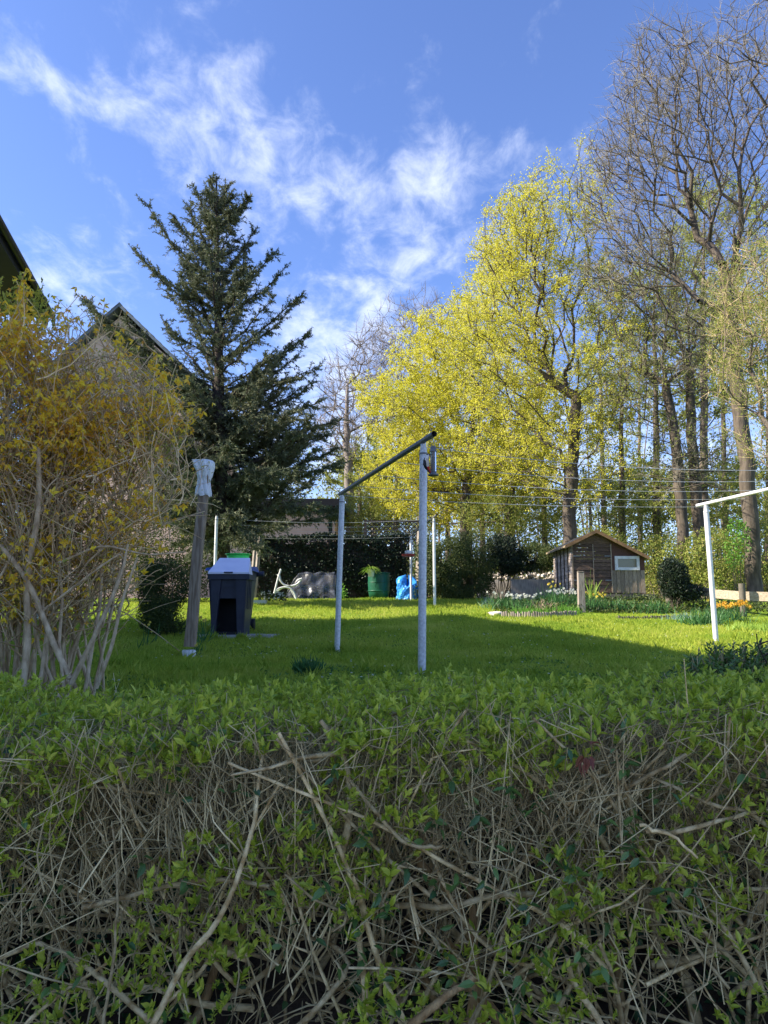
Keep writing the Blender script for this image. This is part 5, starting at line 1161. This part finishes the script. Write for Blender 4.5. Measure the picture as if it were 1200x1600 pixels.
    Y = 20.5; c = gp(px_x(408, Y), Y); a = Acc(); x0, x1 = px_x(398, Y), px_x(418, Y); hexa(a, [[x0 + .03, Y - .1, c[2]], [x1 - .03, Y - .1, c[2]], [x1 - .03, Y + .15, c[2]], [x0 + .03, Y + .15, c[2]]], [[x0, Y - .13, c[2] + .12], [x1, Y - .13, c[2] + .12], [x1, Y + .18, c[2] + .12], [x0, Y + .18, c[2] + .12]])
    t = thing('planter_box', 'small white planter box with white flowers left of the chair frame', 'planter', c); a.build('box', M_pot, t)
    a = Acc(); n = 160; C = np.stack([rng.uniform(x0 + .1, x1 + .55, n), Y + rng.uniform(-.05, .3, n), c[2] + .1 + rng.random(n) * .22], 1); leaves(a, C, rdir(n, .5), .09, .05); a.build('foliage', L_bush, t)
    a = Acc(); n = 46; C = np.stack([rng.uniform(x0 + .2, x1 + .5, n), Y + rng.uniform(-.1, .1, n), c[2] + .14 + rng.random(n) * .22], 1)
    for q in range(4): leaves(a, C, rdir(n, .3), .04, .035)
    a.build('flowers', P_white, t)
    # trellis panel above the hedge
    Y = 26.6; pa = w(573, 840, Y); pb = w(655, 813, Y); t = thing('trellis', 'diagonal lattice trellis panel above the dark hedge', 'trellis', (pa[0], Y, float(g(pa[0], Y))))
    a = Acc(); box(a, (pa[0] - .1, Y - .05, 1.0), (pa[0], Y + .05, pb[2] + .02)); a.build('post', M_trellis, t)
    a = Acc(); box(a, (pb[0], Y - .05, 1.0), (pb[0] + .1, Y + .05, pb[2] + .02)); a.build('post', M_trellis, t)
    a = Acc(); box(a, (pa[0] + .002, Y - .04, pb[2] - .07), (pb[0] - .002, Y + .04, pb[2])); a.build('top_rail', M_trellis, t)
    zb = pa[2] - .35; hh = pb[2] - .075 - zb; W_ = pb[0] - pa[0]
    for s in (1, -1):
        k = -hh
        while k < W_:
            xA, zA = pa[0] + k, zb; xB, zB = pa[0] + k + hh, zb + hh
            if xA < pa[0]: zA += pa[0] - xA; xA = pa[0]
            if xB > pb[0]: zB -= xB - pb[0]; xB = pb[0]
            if s < 0: xA, xB = pa[0] + pb[0] - xA, pa[0] + pb[0] - xB
            if abs(xB - xA) > .05:
                a = Acc(); yo = Y + s * .012; d = .016; n_ = np.array([-(zB - zA), 0, xB - xA]); n_ = n_ / np.linalg.norm(n_) * d; A_ = np.array([xA, yo, zA]); B_ = np.array([xB, yo, zB]); e = np.array([0, .01, 0])
                hexa(a, [A_ - n_ - e, A_ + n_ - e, A_ + n_ + e, A_ - n_ + e], [B_ - n_ - e, B_ + n_ - e, B_ + n_ + e, B_ - n_ + e]); a.build('slat', M_trellis, t)
            k += .17
back_items()

# ------------------------------------------------------------------ shed
def shed():
    Y = 20.0; D = 2.1
    LX = w(895, 900, Y)[0]; RX = w(1008, 900, Y)[0]; MX = w(957, 900, Y)[0]; RGX = w(929, 830, Y)[0]
    zb = w(950, 926, Y)[2]; zl = w(895, 850, Y)[2]; zr = w(929, 832, Y)[2]; zrr = w(1008, 871, Y)[2]
    t = thing('garden_shed', 'small weathered wooden shed with lopsided gable roof and white window', 'shed', (LX, Y, zb))
    def topz(x): return zl + (zr - zl) * (x - LX) / (RGX - LX) if x < RGX else zr + (zrr - zr) * (x - RGX) / (RX - RGX)
    # horizontal boards of the two door leaves
    mid = w(928, 900, Y)[0]; nb = 13; bh = (zl - zb) / nb
    for (xa, xb) in ((LX + .03, mid - .012), (mid + .012, MX - .03)):
        for k in range(nb):
            a = Acc(); y_ = Y + .012 * (k % 2) + rng.normal() * .004
            hexa(a, [[xa, y_ - .004, zb + k * bh + .004], [xb, y_ - .004, zb + k * bh + .004], [xb, y_ + .03, zb + k * bh + .004], [xa, y_ + .03, zb + k * bh + .004]],
                 [[xa, y_ + .006, zb + (k + 1) * bh - .004], [xb, y_ + .006, zb + (k + 1) * bh - .004], [xb, y_ + .03, zb + (k + 1) * bh - .004], [xa, y_ + .03, zb + (k + 1) * bh - .004]]); a.build('board', M_shed_dark, t)
    for x in (LX, mid - .009, MX - .028):
        a = Acc(); ww = .028 if x != mid - .009 else .018; box(a, (x, Y - .012, zb), (x + ww, Y + .04, zl - .002)); a.build('batten', M_shed_grey, t)
    # gable triangle panel
    a = Acc(); V = [[LX, Y + .01, zl + .002], [MX, Y + .01, zl + .002], [MX, Y + .01, topz(MX)], [RGX, Y + .01, zr]]; V2 = [[p[0], Y + .04, p[2]] for p in V]; a.add(np.array(V + V2), [[0, 1, 2, 3], [7, 6, 5, 4], [0, 4, 5, 1], [1, 5, 6, 2], [2, 6, 7, 3], [3, 7, 4, 0]]); a.build('gable_panel', M_shed_dark, t)
    # dark back lining, side walls
    a = Acc(); box(a, (LX + .02, Y + .045, zb), (RX - .02, Y + .06, zrr - .05)); a.build('lining', M_black, t)
    nbS = 9; dS = D / nbS
    for k in range(13):
        a = Acc(); z0_ = zb + k * bh; box(a, (LX - .028 - .004 * (k % 2), Y + .01, z0_ + .004), (LX - .002, Y + D, z0_ + bh - .004)); a.build('side_board', M_shed_side, t)
    for k in range(4):
        a = Acc(); y_ = Y + .3 + k * .42; box(a, (LX - .055, y_, zb - .05), (LX - .034, y_ + .03, zl + .02)); a.build('trellis_bar', M_bark_dark, t)
    a = Acc(); box(a, (RX - .03, Y + .06, zb), (RX - .002, Y + D, zrr)); a.build('right_wall', M_shed_dark, t)
    a = Acc(); box(a, (LX, Y + D - .03, zb), (RX, Y + D - .003, zrr)); a.build('back_wall', M_shed_dark, t)
    # window wall: red-brown panels round the window, vertical boards below
    wa = w(961, 891, Y); wb = w(998, 869, Y)
    a = Acc(); V = [[MX + .002, Y, wb[2] + .003], [RX, Y, wb[2] + .003], [RX, Y, zrr], [MX + .002, Y, topz(MX)]]; V2 = [[p[0], Y + .03, p[2]] for p in V]
    V[2][2] = max(zrr, V[2][2]); a.add(np.array(V + V2), [[0, 1, 2, 3], [7, 6, 5, 4], [0, 4, 5, 1], [1, 5, 6, 2], [2, 6, 7, 3], [3, 7, 4, 0]]); a.build('red_panel', M_shed_red, t)
    for (xa, xb) in ((MX + .002, wa[0] - .002), (wb[0] + .002, RX)):
        a = Acc(); box(a, (xa, Y + .001, wa[2]), (xb, Y + .03, wb[2] + .001)); a.build('red_panel', M_shed_red, t)
    n = 8; ww = (RX - MX - .004) / n
    for k in range(n):
        a = Acc(); h0 = zb - rng.random() * .03; box(a, (MX + .003 + k * ww, Y - .006 * (k % 2), h0), (MX + .003 + (k + 1) * ww - .008, Y + .028, wa[2] - .003)); a.build('upright_board', M_shed_grey, t)
    fr = Acc(); f_ = .075
    box(fr, (wa[0], Y - .045, wa[2]), (wb[0], Y + .02, wa[2] + f_)); box(fr, (wa[0], Y - .045, wb[2] - f_), (wb[0], Y + .02, wb[2])); box(fr, (wa[0], Y - .044, wa[2] + f_ + .001), (wa[0] + f_, Y + .02, wb[2] - f_ - .001)); box(fr, (wb[0] - f_, Y - .044, wa[2] + f_ + .001), (wb[0], Y + .02, wb[2] - f_ - .001))
    f = fr.build('window', M_concrete_white, t)
    a = Acc(); box(a, (wa[0] + f_ - .005, Y - .015, wa[2] + f_ - .005), (wb[0] - f_ + .005, Y - .005, wb[2] - f_ + .005)); p = a.build('pane', M_glass, t); p.parent = f
    for zz_ in (.25, .75):
        for xh in (LX + .03, MX - .20):
            a = Acc(); box(a, (xh, Y - .026, zb + (zl - zb) * zz_ - .018), (xh + .17, Y - .014, zb + (zl - zb) * zz_ + .018)); a.build('hinge', M_steel_dark, t)
    # roof
    for k, (xa, za, xb, zb_) in enumerate(((LX - .22, zl - .22 * (zr - zl) / (RGX - LX), RGX, zr), (RGX, zr, RX + .07, zrr - .045))):
        a = Acc(); hexa(a, [[xa, Y - .16, za + .002], [xb, Y - .16, zb_ + .002], [xb, Y + D + .1, zb_ + .002], [xa, Y + D + .1, za + .002]], [[xa, Y - .16, za + .05], [xb, Y - .16, zb_ + .05], [xb, Y + D + .1, zb_ + .05], [xa, Y + D + .1, za + .05]]); a.build('roof', M_roof_felt, t)
        a = Acc(); hexa(a, [[xa, Y - .19, za - .03], [xb, Y - .19, zb_ - .03], [xb, Y - .163, zb_ - .03], [xa, Y - .163, za - .03]], [[xa, Y - .19, za + .065], [xb, Y - .19, zb_ + .065], [xb, Y - .163, zb_ + .065], [xa, Y - .163, za + .065]]); a.build('verge_board', M_verge, t)
    a = Acc(); box(a, (MX - .2, Y - .05, zb - .17), (RX + .25, Y + .3, zb - .04)); a.build('base_beam', M_sawn_dark, t)
    a = Acc(); box(a, (LX + .02, Y + .06, zb - .35), (RX - .02, Y + D - .04, zb - .001)); a.build('base', M_sawn_dark, t)
shed()

# ------------------------------------------------------------------ flower bed
def bed():
    Y = 16.3
    # palisade edging: each round stake its own part
    t = thing('palisade_edging', 'row of short grey wooden stakes edging the flower bed at left', 'bed edging', gp(px_x(800, Y), Y))
    for k in range(33):
        px = 783 + k * 3.55; y_ = Y - .25 * math.sin(k / 33 * 3.0); x = px_x(px, y_); z = float(g(x, y_)); a = Acc(); h = .12 + rng.normal() * .012
        tubes(a, np.array([[[x, y_, z - .05], [x + rng.normal() * .006, y_, z + h]]]), np.full((1, 2), .024), 7, 0, True); a.build('stake', M_greywood, t, True)
    t = thing('palisade_edging', 'row of low dark stakes edging the bed below the shed window', 'bed edging', gp(px_x(980, 15.6), 15.6))
    for k in range(26):
        px = 960 + k * 3.6; y_ = 15.6; x = px_x(px, y_); z = float(g(x, y_)); a = Acc(); tubes(a, np.array([[[x, y_, z - .05], [x, y_, z + .06 + rng.normal() * .01]]]), np.full((1, 2), .023), 7, 0, True); a.build('stake', M_sawn_dark, t, True)
    for k, (px, py, r_, lab) in enumerate(((774, 957, .13, 'larger pale stone at the left end of the bed edging'), (766, 953, .08, 'smaller pale stone at the very tip of the bed edging'))):
        c = gp(px_x(px, 16.6 + k * .3), 16.6 + k * .3, .03); n = 9; th = np.linspace(0, np.pi, n); prof = [(r_ * math.sin(a_) * 1.2, -r_ * math.cos(a_) * .6) for a_ in th]; a = Acc(); lathe(a, prof, c, 14)
        V = a.v[0]; V += (np.sin(V * 37 + k) * .012 + rng.normal(size=V.shape) * .003); o = a.build('stone', M_stone, None, True, loc=c); tag(o, lab, 'stone')
    # grey upright stump post in the bed
    Yp = 16.9; c = gp(px_x(906, Yp), Yp); zt = w(907, 895, Yp)[2]; t = thing('stump_post', 'weathered square post standing in the flower bed before the shed', 'post', c); a = Acc()
    hexa(a, [[c[0] - .075, Yp - .07, c[2] - .1], [c[0] + .075, Yp - .07, c[2] - .1], [c[0] + .075, Yp + .07, c[2] - .1], [c[0] - .075, Yp + .07, c[2] - .1]], [[c[0] - .055, Yp - .06, zt], [c[0] + .075, Yp - .06, zt + .01], [c[0] + .075, Yp + .07, zt - .01], [c[0] - .055, Yp + .07, zt + .02]]); o = a.build('shaft', M_greywood, t)
    a = Acc(); hexa(a, [[c[0] - .06, Yp - .065, zt + .02], [c[0] + .08, Yp - .065, zt + .02], [c[0] + .08, Yp + .075, zt + .02], [c[0] - .06, Yp + .075, zt + .02]], [[c[0] - .05, Yp - .055, zt + .04], [c[0] + .06, Yp - .055, zt + .035], [c[0] + .06, Yp + .06, zt + .035], [c[0] - .05, Yp + .06, zt + .045]]); a.build('cap', M_sawn_dark, t)
    # clumps of flowers
    def clump(label, px, Y_, wpx, h, nl, nf, pm, name='daffodil_clump', lm=L_strap, cat='flowers', fs=.035, depth=.35, fh=1.05):
        cx = px_x(px, Y_); rw = wpx / FPX * Y_ / 2; root = thing(name, label, cat, gp(cx, Y_), 'flower clumps in the bed')
        a = Acc(); s = np.stack([cx + rng.normal(size=nl) * rw * .5, Y_ + rng.normal(size=nl) * depth * .5, np.zeros(nl)], 1); s[:, 2] = g(s[:, 0], s[:, 1])
        P = shoots(s, rdir(nl, 2.6), rng.uniform(.6, 1.1, nl) * h, 4, .12, -.12, .01); K = 4
        # strap leaves as thin flat blades
        wv = np.linspace(1, .25, K)[None, :, None] * .010; sd_ = unit(np.cross(P[:, -1] - P[:, 0], rdir(nl)))[:, None]; Lf = P - sd_ * wv; Rt = P + sd_ * wv
        V = np.stack([Lf, Rt], 2).reshape(-1, 3); idx = np.arange(nl * K * 2).reshape(nl, K, 2); F = np.stack([idx[:, :-1, 0], idx[:, :-1, 1], idx[:, 1:, 1], idx[:, 1:, 0]], -1).reshape(-1, 4); a.add(V, F); a.build('foliage', lm, root)
        if nf:
            st = np.stack([cx + rng.uniform(-1, 1, nf) * rw, Y_ + rng.normal(size=nf) * depth * .4 - .05, np.zeros(nf)], 1); st[:, 2] = g(st[:, 0], st[:, 1]); hh = h * fh * rng.uniform(.85, 1.12, nf); tp = st + np.stack([rng.normal(size=nf) * .03, rng.normal(size=nf) * .03, hh], 1)
            a = Acc(); tubes(a, np.stack([st, tp], 1), np.full((nf, 2), .004), 3)
            a.build('stalks', lm, root)
            for j in range(nf):
                a = Acc(); axd = unit(np.array([rng.normal() * .5, -1, rng.normal() * .2 - .1])); e1 = unit(np.cross(axd, [0, 0, 1.])); e2 = np.cross(axd, e1)
                D = np.array([e1 * math.cos(q * 1.047) + e2 * math.sin(q * 1.047) for q in range(6)]); leaves(a, np.tile(tp[j], (6, 1)), D + axd * .2, fs, fs * .62, 0, .1, 0, False, Nrm=np.tile(axd, (6, 1)))
                tubes(a, np.array([[tp[j], tp[j] + axd * fs * .6]]), np.array([[fs * .22, fs * .32]]), 6, 0); a.build('flower', pm, root)
        return root
    clump('drift of white narcissi left of centre in the bed', 818, 17.3, 50, .34, 240, 26, P_white)
    clump('dense drift of white narcissi beside the stump post', 880, 17.6, 48, .40, 260, 34, P_white)
    clump('white narcissi at the left tip of the bed', 782, 17.9, 44, .36, 160, 12, P_white)
    clump('pale yellow narcissi behind the stump post', 858, 18.4, 26, .50, 90, 8, P_yellow)
    clump('yellow daffodils right of the stump post', 922, 17.3, 46, .36, 240, 14, P_yellow)
    clump('tall green leaf clump below the shed window', 975, 17.4, 70, .26, 420, 0, None, 'leaf_clump', cat='plant')
    clump('green leaf clump at the right end of the bed', 1020, 17.0, 50, .30, 240, 0, None, 'leaf_clump', cat='plant')
    clump('fresh green leaf clump directly behind the left stakes', 830, 16.7, 80, .20, 420, 0, None, 'leaf_clump', cat='plant', lm=L_bright)
    clump('fresh green leaf tuft left of the stump post', 884, 16.7, 40, .22, 220, 0, None, 'leaf_clump', cat='plant', lm=L_bright)
    clump('dry pinkish twiggy perennial among the narcissi', 845, 17.0, 34, .30, 120, 0, None, 'dry_perennial', cat='plant', lm=L_rust)
    clump('broad yellow-striped yucca leaves before the shed', 922, 19.2, 14, .75, 34, 0, None, 'yucca_plant', cat='plant', lm=L_lime)
    clump('blue-green leafy plant at the bed edge near the dark prickly shrub', 1058, 15.2, 46, .16, 160, 0, None, 'leaf_clump', cat='plant', lm=L_grey)
    clump('blue-green leafy plant at the foot of the dark shrubs', 762, 19.0, 26, .24, 120, 0, None, 'leaf_clump', cat='plant', lm=L_grey)
    clump('orange-yellow tulips in front of the plank fence', 1138, 14.6, 44, .34, 130, 24, P_orange, 'tulip_clump', fs=.055)
    clump('paler daffodils right of the white pole by the fence', 1118, 15.0, 26, .34, 80, 8, P_yellow)
    clump('tall grassy clump between white pole and tulips', 1095, 14.0, 60, .34, 260, 0, None, 'leaf_clump', cat='plant')
    clump('bright lit weeds at the right edge of the lawn', 1175, 12.6, 70, .16, 420, 0, None, 'weed_patch', cat='plant', lm=L_lime)
    clump('single daffodils between leaning post and dark bin', 322, 10.9, 10, .36, 22, 3, P_yellow)
    clump('small daffodils at the foot of the leaning post', 314, 9.7, 14, .16, 16, 3, P_yellow, fs=.025)
    clump('dark tuft of uncut grass just behind the hedge', 485, 6.6, 44, .17, 420, 0, None, 'grass_tuft', cat='grass tuft', depth=.1)
    clump('pair of yellow-headed cowslips by the box bush', 238, 10.6, 12, .30, 10, 4, P_yellow, fs=.02)
    a = Acc(); n = 5200; Yv = rng.uniform(16.6, 19.6, n); X = rng.uniform(2.6, 9.5, n); h = .05 + .22 * rng.random(n) * (.6 + .4 * np.sin(X * 3 + Yv * 2)); C = np.stack([X, Yv, g(X, Yv) + np.maximum(0, h * rng.random(n))], 1); leaves(a, C, rdir(n, .6), rng.uniform(.06, .12, n), rng.uniform(.025, .05, n)); kind(a.build('bed_ground_cover', L_bush), 'stuff')
    # low wall, stone heap, and plank fence
    Y = 21.6; a = Acc(); x0, x1 = px_x(798, Y), px_x(866, Y); box(a, (x0, Y, .7), (x1, Y + .15, w(830, 905, Y)[2])); o = a.build('low_wall', M_greywood, None, loc=(x0, Y, .7)); tag(o, 'low grey concrete wall behind the narcissi left of the shed', 'wall')
    t = thing('stone_heap', 'long heap of pale sunlit stones under the dark shrubs', 'stone heap', gp(px_x(800, 25), 25.0))
    for k in range(110):
        px = rng.uniform(752, 868); Y_ = 25 + rng.random() * .6; x = px_x(px, Y_); z = w(px, 900, Y_)[2] + rng.uniform(-.14, .10); r_ = rng.uniform(.05, .10); a = Acc(); lathe(a, [(0, -r_ * .7), (r_, -r_ * .2), (r_ * .8, r_ * .5), (0, r_ * .75)], (x, Y_, z), 7); a.v[0] += rng.normal(size=a.v[0].shape) * .008; a.build('stone', M_stone, t)
    a = Acc(); Y_ = 25.62; box(a, (px_x(748, Y_), Y_ + .2, .9), (px_x(872, Y_), Y_ + .8, w(800, 903, Y_)[2])); a.build('heap_core', M_stone, t)
    t = thing('plank_fence', 'low fence of pale horizontal planks at the right edge', 'fence', gp(px_x(1150, 16.5), 16.5))
    for (pa, pb, Ya, Yb, ya, yb, h, m_) in ((1038, 1118, 18.2, 17.2, 916, 919, .20, M_greywood), (1116, 1158, 17.2, 16.6, 921, 924, .20, M_sawn), (1160, 1235, 16.6, 16.0, 924, 926, .20, M_sawn)):
        A_ = w(pa, ya, Ya); B_ = w(pb, yb, Yb); a = Acc(); dn = np.array([0, 0, -h]); e = np.array([0, .035, 0]); hexa(a, [A_ + dn, B_ + dn, B_ + dn + e, A_ + dn + e], [A_, B_, B_ + e, A_ + e]); a.build('plank', m_, t)
    for px, Y_ in ((1154, 16.5), (1232, 16.1), (1040, 18.3)):
        c = gp(px_x(px, Y_), Y_); a = Acc(); zt = w(px, 912, Y_)[2]; tubes(a, np.array([[[c[0], Y_ - .08, c[2] - .1], [c[0], Y_ - .08, zt]]]), np.full((1, 2), .07), 10, 0, True); a.build('post', M_sawn_dark, t, True)
    # white-ish items far left, seen through the forsythia
    Y = 15.0; c = gp(px_x(140, Y), Y); t = thing('garden_table', 'low white garden table seen through the forsythia stems', 'table', c); a = Acc(); box(a, c + [-.6, -.3, .30], c + [.6, .3, .34]); a.build('tabletop', M_concrete_white, t)
    for s in (-1, 1):
        for q in (-1, 1):
            a = Acc(); box(a, c + [s * .55 - .02, q * .25 - .02, 0], c + [s * .55 + .02, q * .25 + .02, .298]); a.build('leg', M_concrete_white, t)
    c2 = c + np.array([-.9, -.2, 0]); t = thing('flower_pot', 'red flower in a pot left of the white table behind the forsythia', 'plant pot', c2); a = Acc(); lathe(a, [(0, 0), (.10, 0), (.14, .25), (.12, .25), (0, .2)], c2, 14); a.build('pot', M_pot, t, True)
    a = Acc(); rp = leafmat('red_petal', [(.6, .03, .04), (.7, .06, .06)], .3); leaves(a, c2 + [0, 0, .32] + rng.normal(size=(60, 3)) * .05, rdir(60), .05, .04); a.build('flowers', rp, t)
bed()
print('tris', sum(len(o.data.polygons) for o in col.objects if o.type == 'MESH'), 'objects', len(col.objects))
